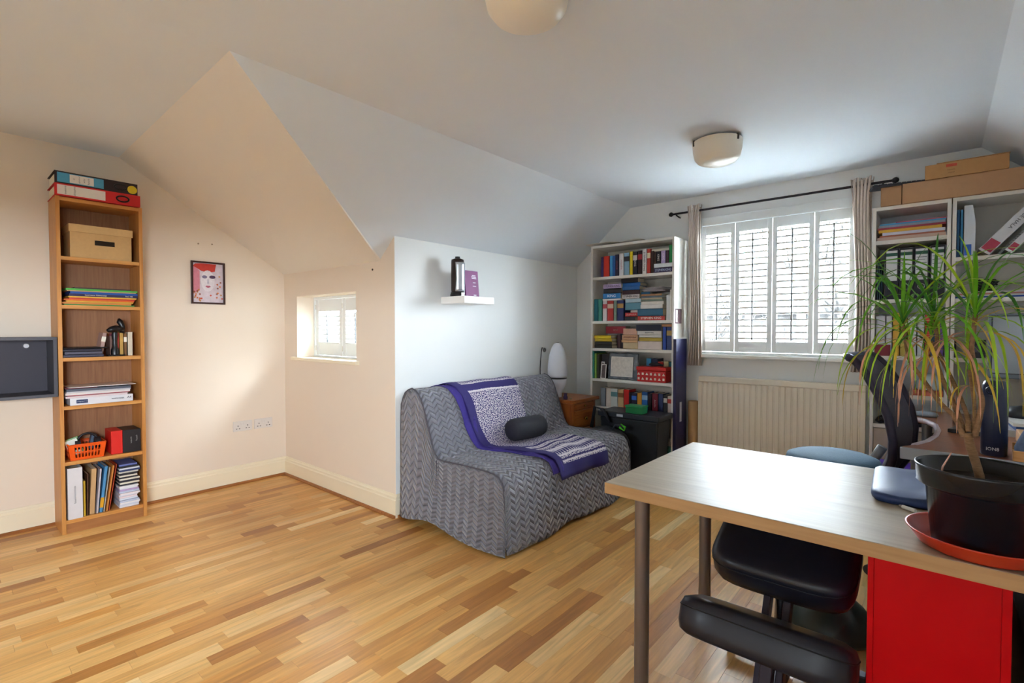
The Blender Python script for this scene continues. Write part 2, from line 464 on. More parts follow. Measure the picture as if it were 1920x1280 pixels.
for a, b in ((BW[0], -1.17), (-1.17, -.80), (-.80, BW[1])):
    g.box(a, a + .025, YD + .085, YD + .115, BW[2], BW[3]).box(b - .025, b, YD + .085, YD + .115, BW[2], BW[3])
    g.box(a + .025, b - .025, YD + .085, YD + .115, BW[2], BW[2] + .04).box(a + .025, b - .025, YD + .085, YD + .115, BW[3] - .04, BW[3])
g.build('casement_frame', white_m, win)
MB().add([(BW[0], YD + .1, BW[2]), (BW[1], YD + .1, BW[2]), (BW[1], YD + .1, BW[3]), (BW[0], YD + .1, BW[3])], [(0, 1, 2, 3)]).build('pane', glass_m, win)
# small window in the alcove
win2 = thing('window_2', None, None, ((SW[0] + SW[1]) / 2, YB, SW[2])); win2['kind'] = 'structure'
f = MB(); yy = YB + .155
f.box(SW[0], SW[0] + .022, yy - .01, yy + .04, SW[2], SW[3]).box(SW[1] - .022, SW[1], yy - .01, yy + .04, SW[2], SW[3])
f.box(SW[0] + .022, SW[1] - .022, yy - .01, yy + .04, SW[3] - .022, SW[3]).box(SW[0] + .022, SW[1] - .022, yy - .01, yy + .04, SW[2], SW[2] + .022)
f.build('shutter_frame', shutter_m, win2, bevel=.003)
shutters(win2, [SW[0] + .023, (SW[0] + SW[1]) / 2, SW[1] - .023], SW[2] + .024, SW[3] - .024, yy, .045, .1, .1, .036, .044, radians(46))
MB().box(SW[0] + .001, SW[1] - .001, YB - .001, YB + .147, SW[2] + .0005, SW[2] + .010).box(SW[0] - .05, SW[1] + .04, YB - .035, YB - .001, SW[2] - .016, SW[2] + .010).build('window_sill', cream_m, win2, bevel=.003)
MB().add([(SW[0], YB + .218, SW[2]), (SW[1], YB + .218, SW[2]), (SW[1], YB + .218, SW[3]), (SW[0], YB + .218, SW[3])], [(0, 1, 2, 3)]).build('pane', glass_m, win2)
g = MB()
g.box(SW[0], SW[0] + .04, YB + .2, YB + .235, SW[2], SW[3]).box(SW[1] - .04, SW[1], YB + .2, YB + .235, SW[2], SW[3]).box(-3.66, -3.61, YB + .2, YB + .235, SW[2], SW[3])
g.build('casement_frame', white_m, win2)
# unseen window added in the right wall to brighten the room
added_win_right = thing('added_window_right', None, None, (XR, (RW[0] + RW[1]) / 2, RW[2])); added_win_right['kind'] = 'structure'
g = MB(); ym = (RW[0] + RW[1]) / 2
for a, b in ((RW[0], ym), (ym, RW[1])):
    g.box(XR + .06, XR + .1, a, a + .03, RW[2], RW[3]).box(XR + .06, XR + .1, b - .03, b, RW[2], RW[3])
    g.box(XR + .06, XR + .1, a + .03, b - .03, RW[2], RW[2] + .04).box(XR + .06, XR + .1, a + .03, b - .03, RW[3] - .04, RW[3])
g.build('casement_frame', white_m, added_win_right)
MB().add([(XR + .08, RW[0], RW[2]), (XR + .08, RW[1], RW[2]), (XR + .08, RW[1], RW[3]), (XR + .08, RW[0], RW[3])], [(0, 1, 2, 3)]).build('pane', glass_m, added_win_right)
added_win_rear = thing('added_window_rear', None, None, ((RW2[0] + RW2[1]) / 2, YR, RW2[2])); added_win_rear['kind'] = 'structure'  # unseen rear window, added as extra fill for the room
g = MB(); g.box(RW2[0], RW2[0] + .03, YR - .1, YR - .06, RW2[2], RW2[3]).box(RW2[1] - .03, RW2[1], YR - .1, YR - .06, RW2[2], RW2[3])
g.box(RW2[0] + .03, RW2[1] - .03, YR - .1, YR - .06, RW2[2], RW2[2] + .03).box(RW2[0] + .03, RW2[1] - .03, YR - .1, YR - .06, RW2[3] - .03, RW2[3])
g.build('casement_frame', white_m, added_win_rear)
MB().add([(RW2[0], YR - .08, RW2[2]), (RW2[1], YR - .08, RW2[2]), (RW2[1], YR - .08, RW2[3]), (RW2[0], YR - .08, RW2[3])], [(0, 1, 2, 3)]).build('pane', glass_m, added_win_rear)
# light portals in the three openings (they only guide the sky's light)
def portal(loc, sx, sy, rot):
    l = bpy.data.lights.new('sky_portal', 'AREA'); l.shape = 'RECTANGLE'; l.size = sx; l.size_y = sy
    l.cycles.is_portal = True
    o = bpy.data.objects.new('sky_portal', l); COL.objects.link(o); o.location = loc; o.rotation_euler = rot
portal(((BW[0] + BW[1]) / 2, YD + .125, (BW[2] + BW[3]) / 2), BW[1] - BW[0], BW[3] - BW[2], (-pi / 2, 0, 0))
portal(((SW[0] + SW[1]) / 2, YB + .23, (SW[2] + SW[3]) / 2), SW[1] - SW[0], SW[3] - SW[2], (-pi / 2, 0, 0))
portal((XR + .12, (RW[0] + RW[1]) / 2, (RW[2] + RW[3]) / 2), RW[3] - RW[2], RW[1] - RW[0], (0, pi / 2, 0))
portal(((RW2[0] + RW2[1]) / 2, YR - .12, (RW2[2] + RW2[3]) / 2), RW2[1] - RW2[0], RW2[3] - RW2[2], (pi / 2, 0, 0))
# ------------------------------------------------------------------ outdoors
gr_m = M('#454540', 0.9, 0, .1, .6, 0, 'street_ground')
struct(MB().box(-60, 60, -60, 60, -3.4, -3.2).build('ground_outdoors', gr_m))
def house():
    hy = 19.0
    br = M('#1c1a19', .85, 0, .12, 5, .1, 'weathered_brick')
    h = thing('neighbour_house', 'grey brick terrace house across the street seen through the shutters', 'house', (-3, hy, -3.2))
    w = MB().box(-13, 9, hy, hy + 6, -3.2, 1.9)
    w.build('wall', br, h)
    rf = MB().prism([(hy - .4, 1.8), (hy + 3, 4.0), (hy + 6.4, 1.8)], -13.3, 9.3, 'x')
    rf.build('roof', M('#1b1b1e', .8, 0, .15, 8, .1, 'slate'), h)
    wm = M('#4a4a49', .5, 0, .02, 5, 0, 'sash_paint'); gm = M('#0d0f12', .1, 0, .05, 2, 0, 'dark_pane')
    for i in range(9):
        for z0 in (-2.4, .0):
            x0 = -12.2 + i * 2.35
            f = MB().box(x0, x0 + 1.1, hy - .06, hy + .02, z0, z0 + 1.35).build('window', wm, h)
            for a in (0, 1):
                for b in (0, 1):
                    MB().box(x0 + .08 + a * .5, x0 + .52 + a * .5, hy - .08, hy - .05, z0 + .08 + b * .62, z0 + .65 + b * .62).build('pane', gm, f)
    for cx in (-8.0, 1.0):
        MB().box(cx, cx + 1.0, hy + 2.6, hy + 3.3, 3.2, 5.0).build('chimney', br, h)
house()
def bare_tree(x, y, h, seed, label):
    rnd = random.Random(seed)
    t = thing('bare_tree', label, 'tree', (x, y, -3.2))
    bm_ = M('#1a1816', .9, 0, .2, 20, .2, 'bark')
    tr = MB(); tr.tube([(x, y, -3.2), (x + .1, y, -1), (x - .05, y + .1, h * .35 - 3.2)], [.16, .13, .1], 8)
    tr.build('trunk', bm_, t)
    br = MB()
    def grow(p, d, ln, r, lvl):
        q = p + d * ln
        mid = p + d * ln * .5 + Vector((rnd.uniform(-.05, .05), rnd.uniform(-.05, .05), 0)) * ln
        br.tube([p, mid, q], [r, r * .8, r * .6], 5)
        if lvl:
            for _ in range(3):
                nd = (d + Vector((rnd.uniform(-.8, .8), rnd.uniform(-.8, .8), rnd.uniform(-.2, .6)))).normalized()
                grow(q, nd, ln * .68, r * .55, lvl - 1)
    for _ in range(4):
        grow(Vector((x - .05, y + .1, h * .35 - 3.2)), Vector((rnd.uniform(-.6, .6), rnd.uniform(-.6, .6), 1)).normalized(), h * .22, .07, 4)
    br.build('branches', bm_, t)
bare_tree(-.9, 11.5, 8.5, 3, 'bare winter tree outside, nearest to the big window')
bare_tree(-5.2, 14.5, 7.0, 5, 'bare winter tree outside, standing closer to the grey house')
# ------------------------------------------------------------------ generic books and paper
page_m = M('#e6dcc6', .8, 0, .12, 90, 0, 'page_block', stretch=(1, 1, 30))
def book(F, x, y, z, w, h, d, color, label, group, lying=False, title=None, tcol='#f4efe4', band=None, lean=0.0, tsize=None, name='book', rough=.45, paper=False, cat='book', band_at=.62):
    """F: frame of the bookcase (front faces local -y). upright: w thick along x, h tall; lying: h along x, w thick along z"""
    mb = MB(); c = .0018
    mb.box(0, w, 0, c, 0, h, 0).box(0, c, 0, d, 0, h, 0).box(w - c, w, 0, d, 0, h, 0)
    mb.box(c, w - c, c, d - .004, .003, h - .003, 1)
    if lying: L = F @ T(x, y, z + w) @ RY(pi / 2)
    else: L = F @ T(x, y, z + w * abs(sin(lean))) @ RY(lean)
    mb.xf(L)
    o = mb.build(name, [M(color, rough, 0, .08, 25, 0, 'book_cover'), page_m])
    tag(o, label, cat, group)
    if band:
        b = MB().box(.0, w, -.0006, 0, h * band_at, h * (band_at + .22)).xf(L)
        b.build('spine_band', M(band, .5, 0, .05, 30, 0, 'spine_print'), o_par(o))
    if title:
        s_ = tsize or min(w * .62, .03)
        fr = Matrix(((0, 1, 0, w / 2), (0, 0, -1, -.0012), (-1, 0, 0, h / 2), (0, 0, 0, 1)))
        lettering(title, s_, L @ fr if not lying else L @ T(w / 2, -.0012, h / 2) @ Matrix(((0, -1, 0, 0), (0, 0, -1, 0), (1, 0, 0, 0), (0, 0, 0, 1))), M(tcol, .5, 0, .03, 30, 0, 'spine_print'), o, maxw=h * .86)
    return o
def o_par(o): return o
def sheets(F, x0, x1, y0, y1, z0, z1, color, label, group, name='paper_stack', rot=0.0, cat='papers', n=1):
    mb = MB()
    cx, cy = (x0 + x1) / 2, (y0 + y1) / 2
    for i in range(n):
        za = z0 + (z1 - z0) * i / n; zb = z0 + (z1 - z0) * (i + 1) / n - (.0008 if n > 1 else 0)
        r = RZ(rot + (rr(-.03, .03) if n > 1 else 0))
        t = MB().box(x0 - cx, x1 - cx, y0 - cy, y1 - cy, za, zb); t.xf(T(cx, cy, 0) @ r); mb.join(t)
    mb.xf(F)
    return tag(mb.build(name, M(color, .7, 0, .06, 60, 0, 'paper')), label, cat, group)
# ------------------------------------------------------------------ oak bookcase against the left wall
FA = RZ(pi / 2)                       # local x -> world y, local -y -> world +x
OX0, OX1, OF, OBK = 0.515, 0.945, -4.035, -4.29      # world y range, front x, back x
oak_m = wood('#b87838', '#cf9450', 'z', .42, 5, 'oak_veneer')
oak_h = wood('#bd7c3a', '#d39a55', 'y', .42, 5, 'oak_veneer')
back_m = wood('#8f6040', '#a5744e', 'z', .6, 7, 'brown_backboard')
bc = thing('bookcase', 'tall narrow oak bookcase standing against the cream picture wall', 'bookcase', ((OF + OBK) / 2, (OX0 + OX1) / 2, 0))
MB().box(OBK, OF, OX0, OX0 + .02, 0, 2.055).build('side_panel', oak_m, bc, bevel=.001)
MB().box(OBK, OF, OX1 - .02, OX1, 0, 2.055).build('side_panel', oak_m, bc, bevel=.001)
MB().box(OBK, OBK + .006, OX0 + .02, OX1 - .02, .08, 2.03).build('back_panel', back_m, bc)
OZ = [2.03, 1.695, 1.400, 1.078, .782, .440, .082]     # top faces of the shelves (first: underside of the top board)
MB().box(OBK, OF - .002, OX0 + .02, OX1 - .02, 2.03, 2.052).build('top_board', oak_h, bc, bevel=.001)
for z in OZ[1:]:
    MB().box(OBK + .006, OF - .004, OX0 + .02, OX1 - .02, z - .022, z).build('shelf', oak_h, bc, bevel=.001)
MB().box(OF - .03, OF - .012, OX0 + .02, OX1 - .02, 0, .06).build('plinth', wood('#9a6437', '#ae7644', 'y', .5, 5, 'oak_plinth'), bc)
# --- two lever arch files on top
def lever_file(z, col, lab, lab2, label, sticker, y0, y1, xf_, writing):
    t = thing('lever_arch_file', label, 'file', ((OF + OBK) / 2, (y0 + y1) / 2, z))
    th = .073; cm = M(col, .45, 0, .05, 40, .02, 'file_board')
    b = MB().box(OBK, xf_, y0, y1, z, z + .003).box(OBK, xf_, y0, y1, z + th - .003, z + th).box(xf_ - .003, xf_, y0, y1, z + .003, z + th - .003)
    b.build('cover', cm, t)
    MB().box(OBK + .02, xf_ - .02, y0 + .006, y1 - .006, z + .004, z + th - .012).build('paper_block', page_m, t)
    l = y1 - y0
    MB().box(xf_, xf_ + .0008, y0 + l * .03, y0 + l * .57, z + .008, z + th - .008).build('spine_label', M(lab, .6, 0, .04, 40, 0, 'label_paper'), t)
    MB().box(xf_ + .0008, xf_ + .0014, y0 + l * (.17 if lab2 else .08), y0 + l * .45, z + .012, z + th - .012).build('writing_field', M('#e4dfd8', .7, 0, .03, 40, 0, 'label_paper'), t)
    r = MB(); n = 20
    pts = [Vector((xf_ + .002, y0 + l * .78 + .032 * cos(2 * pi * k / n), z + th / 2 + .018 * sin(2 * pi * k / n))) for k in range(n + 1)]
    r.tube(pts, .005, 6); r.build('finger_ring', M('#161316', .35, 0, .05, 30, 0, 'black_plastic'), t)
    if sticker:
        MB().cyl((xf_, y0 + l * .93, z + th / 2 - .004), (xf_ + .001, y0 + l * .93, z + th / 2 - .004), .026, n=24).build('round_sticker', M('#d8c02a', .5, 0, .08, 60, 0, 'sticker'), t)
    for k, (txt, ty, sz) in enumerate(writing):
        lettering(txt, sz, frame_from((0, 0, -1), (0, 1, 0), (xf_ + .002, y0 + l * ty, z + th / 2)), M('#3a3550', .6, 0, .05, 30, 0, 'pen_ink'), t, maxw=th * .8)
lever_file(2.0556, '#c81f22', '#e6dcd8', False, 'red lever arch file lying directly on top of the oak bookcase', False, OX0 - .004, OX1 - .012, OF + .012, [('~~~~~~', .12, .016), ('~~~~~', .22, .02)])
lever_file(2.1292, '#2a1c20', '#4f9fc4', True, 'black lever arch file with blue label, stacked on the red file', True, OX0 - .002, OX1 - .025, OF + .008, [('~', .22, .016), ('~~~~~', .28, .016), ('~~~', .34, .016), ('~~~~', .39, .018)])
# --- cardboard archive box
t = thing('archive_box', 'tan cardboard archive box with lid on the top shelf of the oak bookcase', 'box', (-4.15, .75, OZ[1]))
kb = M('#c9a26c', .75, 0, .06, 60, .05, 'kraft_board')
ya, yb_, za, zb = .575, .895, OZ[1] + .001, OZ[1] + .205
MB().box(-4.275, -4.055, ya + .006, yb_ - .006, za, zb - .008).build('box_body', kb, t, bevel=.003)
MB().box(-4.282, -4.048, ya, yb_, zb - .048, zb).build('lid', M('#d0aa74', .75, 0, .06, 60, .05, 'kraft_board'), t, bevel=.003)
MB().box(-4.0555, -4.0535, .70, .80, za + .085, za + .115).build('hand_hole', M('#241a10', .9, 0, .05, 30, 0, 'dark_hole'), t)
# --- magazine pile
mag = [('#3f8a3e', .55, .90, .008, 'green-edged'), ('#d8853a', .540, .885, .012, 'orange'), ('#d6a02e', .56, .895, .010, 'amber'), ('#e0671f', .55, .90, .010, 'bright orange'), ('#c9372b', .575, .905, .008, 'red'),
       ('#e5b23a', .57, .912, .009, 'yellow'), ('#2c2350', .575, .92, .016, 'dark purple'), ('#1c4fa0', .58, .92, .014, 'blue'), ('#c9a070', .565, .91, .006, 'tan'), ('#4fae45', .56, .92, .012, 'bright green'), ('#4a3130', .60, .885, .008, 'dark brown')]
z = OZ[2] + .0005
for i, (c, a, b, th, nm) in enumerate(mag):
    mb = MB().box(-4.27, -4.06 + rr(-.012, .006), a, b, z, z + th - .0006)
    o = mb.build('magazine', M(c, .5, 0, .1, 40, 0, 'magazine_cover')); o_lab = '%s magazine, %s from the bottom of the pile in the oak bookcase' % (nm, ORD[i])
    tag(o, o_lab, 'magazine', 'magazines piled in the oak bookcase')
    if nm == 'dark purple':
        lettering('Lawrence University', .013, frame_from((0, 1, 0), (0, 0, 1), (-4.05, .70, z + th / 2)), M('#e8e4ec', .5, 0, .03, 30, 0, 'print'), o, maxw=.13)
        lettering('Vol. 105', .012, frame_from((0, 1, 0), (0, 0, 1), (-4.05, .87, z + th / 2)), M('#e8e4ec', .5, 0, .03, 30, 0, 'print'), o, maxw=.06)
    z += th
# --- shelf with laptops, gadget and paperbacks
z = OZ[3] + .0005
for i, (c, a, b, th) in enumerate([('#4a4a5c', .540, .735, .018), ('#5a5a6a', .545, .728, .018), ('#3a3a48', .538, .725, .016), ('#1b1a20', .542, .755, .010)]):
    o = MB().box(-4.27, -4.05, a, b, z, z + th - .0008).build('tablet_computer', M(c, .35, .3, .04, 40, 0, 'slate_metal'), bevel=.004)
    tag(o, ['slate grey slim laptop at the bottom of the pile of four', 'lighter grey slim laptop, second in the pile of four', 'dark slate slim laptop, third in the pile of four', 'thin black tablet topping the laptop pile in the oak bookcase'][i], 'laptop', 'slim computers in the oak bookcase')
    z += th
FAs = FA
pb = [('#b9958a', .715, .022, .15, .16, 'dusty pink leaning'), ('#7a5a50', .772, .018, .13, 0, 'brown'), ('#b85a80', .792, .012, .145, 0, 'pink'), ('#c23a28', .805, .018, .15, 0, 'red'), ('#cda050', .824, .022, .155, 0, 'yellow patterned'), ('#8a6038', .848, .016, .145, 0, 'brown patterned'), ('#ddd2bc', .868, .028, .155, 0, 'cream')]
for i, (c, y, w_, h_, ln, nm) in enumerate(pb):
    book(FAs, y, 4.10, OZ[3] + .001, w_, h_, .11, c, '%s paperback, %s of those behind the black gadget in the oak bookcase' % (nm, ORD[i]), 'paperbacks in the oak bookcase', lean=ln, band='#efe6d6' if i in (0, 5) else None)
t = thing('handheld_scanner', 'black handheld scanner standing on its gooseneck base in the oak bookcase', 'scanner', (-4.07, .80, OZ[3]))
bk = M('#141216', .3, 0, .05, 30, 0, 'black_plastic')
MB().box(-4.115, -4.042, .755, .845, OZ[3] + .0005, OZ[3] + .010).build('base', bk, t, bevel=.003)
MB().lathe([(.022, 0), (.022, .03), (.015, .05), (.013, .09), (.017, .125), (.014, .15)], (-4.075, .795, OZ[3] + .01), 16).build('stand', bk, t)
m = MB(); m.tube([(-4.06, .755, OZ[3] + .165), (-4.065, .775, OZ[3] + .172), (-4.07, .80, OZ[3] + .178), (-4.075, .825, OZ[3] + .178), (-4.08, .845, OZ[3] + .17)], [.010, .02, .023, .018, .008], 12)
m.build('scanner_head', bk, t)
m = MB(); m.tube([(-4.085, .835, OZ[3] + .15), (-4.085, .84, OZ[3] + .19), (-4.085, .825, OZ[3] + .225), (-4.085, .82, OZ[3] + .245)], [.012, .014, .018, .006], 12)
m.build('handle', bk, t)
# --- paper ream and folders
t = thing('paper_ream_box', 'white paper ream box lying under folders in the oak bookcase', 'box', (-4.15, .72, OZ[4]))
MB().box(-4.27, -4.045, .565, .88, OZ[4] + .0005, OZ[4] + .046).build('box_body', M('#dcdce2', .5, 0, .03, 40, 0, 'white_wrapper'), t, bevel=.002)
MB().box(-4.0449, -4.044, .595, .65, OZ[4] + .012, OZ[4] + .034).build('brand_panel', M('#1f2f5a', .5, 0, .05, 40, 0, 'blue_print'), t)
lettering('~~~~~~~~', .012, frame_from((0, 1, 0), (0, 0, 1), (-4.0436, .6225, OZ[4] + .023)), M('#e8e8ee', .5, 0, .03, 30, 0, 'print'), t, maxw=.05)
lettering('WHITE PAPER', .011, frame_from((0, 1, 0), (0, 0, 1), (-4.0436, .80, OZ[4] + .024)), M('#35354a', .5, 0, .03, 30, 0, 'print'), t, maxw=.065)
lettering('A4', .02, frame_from((0, 1, 0), (0, 0, 1), (-4.0436, .86, OZ[4] + .026)), M('#35354a', .5, 0, .03, 30, 0, 'print'), t, maxw=.03)
z = OZ[4] + .0465
for i, (c, a, b, th, x1) in enumerate([('#d9c8cc', .545, .85, .012, -4.04), ('#a8525a', .555, .86, .006, -4.05), ('#ddd4d2', .545, .865, .014, -4.045), ('#c8c4c8', .55, .87, .008, -4.05), ('#565a68', .55, .87, .016, -4.045), ('#6a2430', .545, .70, .007, -4.06), ('#e6e2e0', .56, .895, .004, -4.04)]):
    o = MB().box(-4.27, x1, a, b, z, z + th - .0006).build('document_folder', M(c, .55, 0, .05, 40, 0, 'folder_card'))
    tag(o, ['pale pink folder resting on the white ream box', 'thin dusky red folder, second above the ream box', 'thick white folder, third above the ream box', 'thin pale grey folder, fourth above the ream box', 'slate grey folder, fifth above the ream box', 'small maroon folder near the top of the folder pile', 'white sheet topping the folder pile in the oak bookcase'][i], 'folder', 'folders above the ream box')
    z += th
# --- orange basket
OB = OZ[5] + .0008
t = thing('storage_basket', 'bright orange slotted plastic basket in the oak bookcase', 'basket', (-4.14, .645, OZ[5]))
om = M('#e8560c', .4, 0, .04, 30, 0, 'orange_plastic')
y0, y1, x0, x1, hb = .555, .735, -4.235, -4.05, .095
ins = .012
def wall_with_slots(mb, P, L_, H_, ns, rows):
    """P(u,z): wall surface; slots as gaps between bars"""
    def bar(u0, u1, z0, z1):
        a = [P(u0, z0), P(u1, z0), P(u1, z1), P(u0, z1)]
        n = (a[1] - a[0]).cross(a[3] - a[0]).normalized() * .0025
        mb.add(a + [p + n for p in a], [(0, 1, 2, 3), (7, 6, 5, 4), (0, 4, 5, 1), (1, 5, 6, 2), (2, 6, 7, 3), (3, 7, 4, 0)])
    zs = [0, .16, .46, .54, .84, 1.0]
    for a, b in ((zs[0], zs[1]), (zs[2], zs[3]), (zs[4], zs[5])): bar(0, L_, H_ * a, H_ * b)
    for a, b in ((zs[1], zs[2]), (zs[3], zs[4])):
        us = [0] + [L_ * (.14 + .76 * k / ns) for k in range(ns + 1)] + [L_]
        bar(0, us[1], H_ * a, H_ * b)
        for k in range(1, ns + 1):
            bar(us[k] + (us[k + 1] - us[k]) * .62 if k < ns + 1 else us[k], us[k + 1], H_ * a, H_ * b)
        bar(us[-2], L_, H_ * a, H_ * b)
m = MB()
def face(pa, pb, qa, qb):
    pa, pb, qa, qb = map(Vector, (pa, pb, qa, qb))
    L_ = (pb - pa).length
    return lambda u, zz: (pa.lerp(pb, u / L_)).lerp(qa.lerp(qb, u / L_), zz / hb), L_
for pa, pb, qa, qb in (((x1 - ins, y0 + ins, OB), (x1 - ins, y1 - ins, OB), (x1, y0, OB + hb), (x1, y1, OB + hb)),
                       ((x0 + ins, y1 - ins, OB), (x0 + ins, y0 + ins, OB), (x0, y1, OB + hb), (x0, y0, OB + hb)),
                       ((x1 - ins, y1 - ins, OB), (x0 + ins, y1 - ins, OB), (x1, y1, OB + hb), (x0, y1, OB + hb)),
                       ((x0 + ins, y0 + ins, OB), (x1 - ins, y0 + ins, OB), (x0, y0, OB + hb), (x1, y0, OB + hb))):
    Pf, L_ = face(pa, pb, qa, qb); wall_with_slots(m, Pf, L_, hb, 8, 2)
m.box(x0 + ins, x1 - ins, y0 + ins, y1 - ins, OB, OB + .003)
m.build('basket_body', om, t)
m = MB(); m.tube([(x1, y0, OB + hb), (x1, y1, OB + hb), (x0, y1, OB + hb), (x0, y0, OB + hb), (x1, y0, OB + hb)], .0045, 6); m.build('rim', om, t)
# things in the basket
m = MB(); n = 24
m.tube([Vector((-4.12, .655 + .05 * cos(pi * k / n), OB + .095 + .055 * sin(pi * k / n))) for k in range(n + 1)], .007, 8)
for s_ in (-1, 1): m.cyl((-4.12, .655 + s_ * .05 - .014, OB + .085), (-4.12, .655 + s_ * .05 + .014, OB + .085), .036, n=20)
tag(m.build('headphones', M('#1a181d', .45, 0, .06, 30, 0, 'black_foam')), 'black headphones lying in the orange basket', 'headphones')
for i in range(4):
    o = MB().cbox((-4.10 - .012 * i, .585 + .004 * i, OB + .075 + .002 * i), (.004, .06, .10), Matrix.Rotation(radians(18), 3, 'X'))
    o = o.build('picture_card', M(['#e9efe4', '#5fb43c', '#dfe8dd', '#49a637'][i], .5, 0, .05, 40, 0, 'card'))
    tag(o, ['white card standing foremost in the orange basket', 'green card behind the white one in the orange basket', 'pale card, third in the orange basket', 'green card, rearmost in the orange basket'][i], 'card', 'cards in the orange basket')
o = MB().cbox((-4.19, .692, OB + .085), (.045, .03, .09), Matrix.Rotation(radians(-12), 3, 'X')).build('gadget_box', M('#4c5f73', .5, 0, .06, 40, 0, 'blue_card'), bevel=.003)
tag(o, 'small blue grey box poking out of the orange basket', 'box')
# red and black product box
t = thing('product_box', 'red and black cardboard product box beside the orange basket', 'box', (-4.13, .825, OZ[5]))
MB().box(-4.24, -4.065, .765, .825, OB, OB + .15).build('red_side', M('#d8231b', .45, 0, .05, 30, 0, 'red_print'), t, bevel=.002)
MB().box(-4.24, -4.063, .826, .922, OB, OB + .148).build('black_side', M('#1f1a1d', .5, 0, .05, 30, 0, 'black_print'), t, bevel=.002)
lettering('~~~~', .018, frame_from((0, 0, -1), (0, 1, 0), (-4.0620, .90, OB + .09)), M('#d8d4d4', .5, 0, .03, 30, 0, 'print'), t, maxw=.04)
lettering('~~~~~~', .014, frame_from((0, 0, -1), (0, 1, 0), (-4.0620, .87, OB + .08)), M('#d8d4d4', .5, 0, .03, 30, 0, 'print'), t, maxw=.05)
# --- bottom shelf: ring binder, leaning books, notebook pile
t = thing('ring_binder', 'white ring binder standing on the bottom shelf of the oak bookcase', 'binder', (-4.14, .58, OZ[6]))
zb = OZ[6] + .0006
MB().box(-4.255, -4.04, .545, .547, zb, zb + .315).box(-4.255, -4.04, .613, .615, zb, zb + .315).box(-4.042, -4.04, .547, .613, zb, zb + .315).build('cover', M('#d6d3d6', .4, 0, .03, 30, 0, 'white_vinyl'), t)
MB().box(-4.25, -4.05, .550, .608, zb + .004, zb + .300).build('paper_block', page_m, t)
lettering('~~~~~~~~~~~~', .018, frame_from((0, 0, -1), (0, 1, 0), (-4.0394, .58, zb + .15)), M('#3b3b46', .5, 0, .03, 30, 0, 'print'), t, maxw=.14)
lb = [('#c9a227', .620, .012, .22, .0, 'mustard'), ('#5a3a24', .634, .010, .26, .02, 'dark brown'), ('#c8a070', .648, .028, .285, .05, 'thick tan'), ('#c3bdc6', .680, .012, .28, .08, 'pale lilac'), ('#4f8fc0', .696, .018, .29, .11, 'blue and yellow'), ('#cfc6b8', .717, .008, .28, .125, 'thin cream'), ('#c9803a', .728, .012, .29, .135, 'orange-brown'), ('#b5462a', .743, .008, .295, .145, 'rust red')]
for i, (c, y, w_, h_, ln, nm) in enumerate(lb):
    o = book(FAs, y, 4.055 + .004 * (i % 3), OZ[6] + .001, w_, h_, .19, c, '%s book leaning at the bottom of the oak bookcase, %s from binder' % (nm, ORD[i]), 'leaning books in the oak bookcase', lean=ln, band='#d8a020' if nm.startswith('blue') else None, band_at=.1)
z = OZ[6] + .0006
nbc = ['#e3e6ee', '#cfd6e6', '#e6e6ea', '#b9c4dc', '#dfe2ea', '#ead8dc', '#d9dbe6', '#e8dfe2', '#c2cbe0', '#b8a0cc', '#dfe4ec', '#e9e9ee', '#2c2a33', '#e0d9c8', '#2c2a33', '#ddd6c6', '#2a2830', '#e2dccb', '#2b2a31', '#dcd5c4', '#33406a', '#d8dbe4', '#2a2a33', '#6b74b0']
for i, c in enumerate(nbc):
    th = .0118
    dx = rr(0, .006)
    o = MB().box(-4.25, -4.06 + rr(-.012, .01), .800 + dx, .905 + dx * 2 * sin(i), z, z + th - .001).build('notebook', M(c, .6, 0, .05, 40, 0, 'notebook_cover'))
    tag(o, '%s notebook, %s from the bottom of the tall pile in the oak bookcase' % ({'#2': 'black', '#3': 'navy', '#6': 'blue'}.get(c[:2], 'lilac' if c == '#b8a0cc' else 'cream' if c[5:] in ('c8', 'c6', 'cb', 'c4') else 'white'), ORD[i]), 'notebook', 'notebooks piled in the oak bookcase')
    z += th
# ------------------------------------------------------------------ dark wall box
t = thing('wall_box_shelf', 'dark grey open box shelf hung on the wall beside the oak bookcase', 'wall shelf', (-4.18, .30, .84))
gm = M('#4c4b52', .5, 0, .04, 30, 0, 'graphite_laminate'); gi = M('#3b3640', .55, 0, .04, 30, 0, 'graphite_laminate')
x0, x1, y0, y1, z0, z1 = XA + .001, -4.045, -.20, .512, .845, 1.205
MB().box(x0, x1, y0, y1, z1 - .018, z1).build('top_panel', gm, t, bevel=.001)
MB().box(x0, x1, y0, y1, z0, z0 + .018).build('bottom_panel', gm, t, bevel=.001)
MB().box(x0, x1, y1 - .018, y1, z0 + .018, z1 - .018).build('side_panel', gm, t, bevel=.001)
MB().box(x0, x1, y0, y0 + .018, z0 + .018, z1 - .018).build('side_panel', gm, t, bevel=.001)
MB().box(x0, x0 + .006, y0 + .018, y1 - .018, z0 + .018, z1 - .018).build('back_panel', gi, t)
MB().cyl((x0 + .006, .40, z1 - .055), (x0 + .022, .40, z1 - .055), .016, .013, n=20).build('cable_cap', M('#b9b6b8', .3, .6, .03, 30, 0, 'chrome'), t)
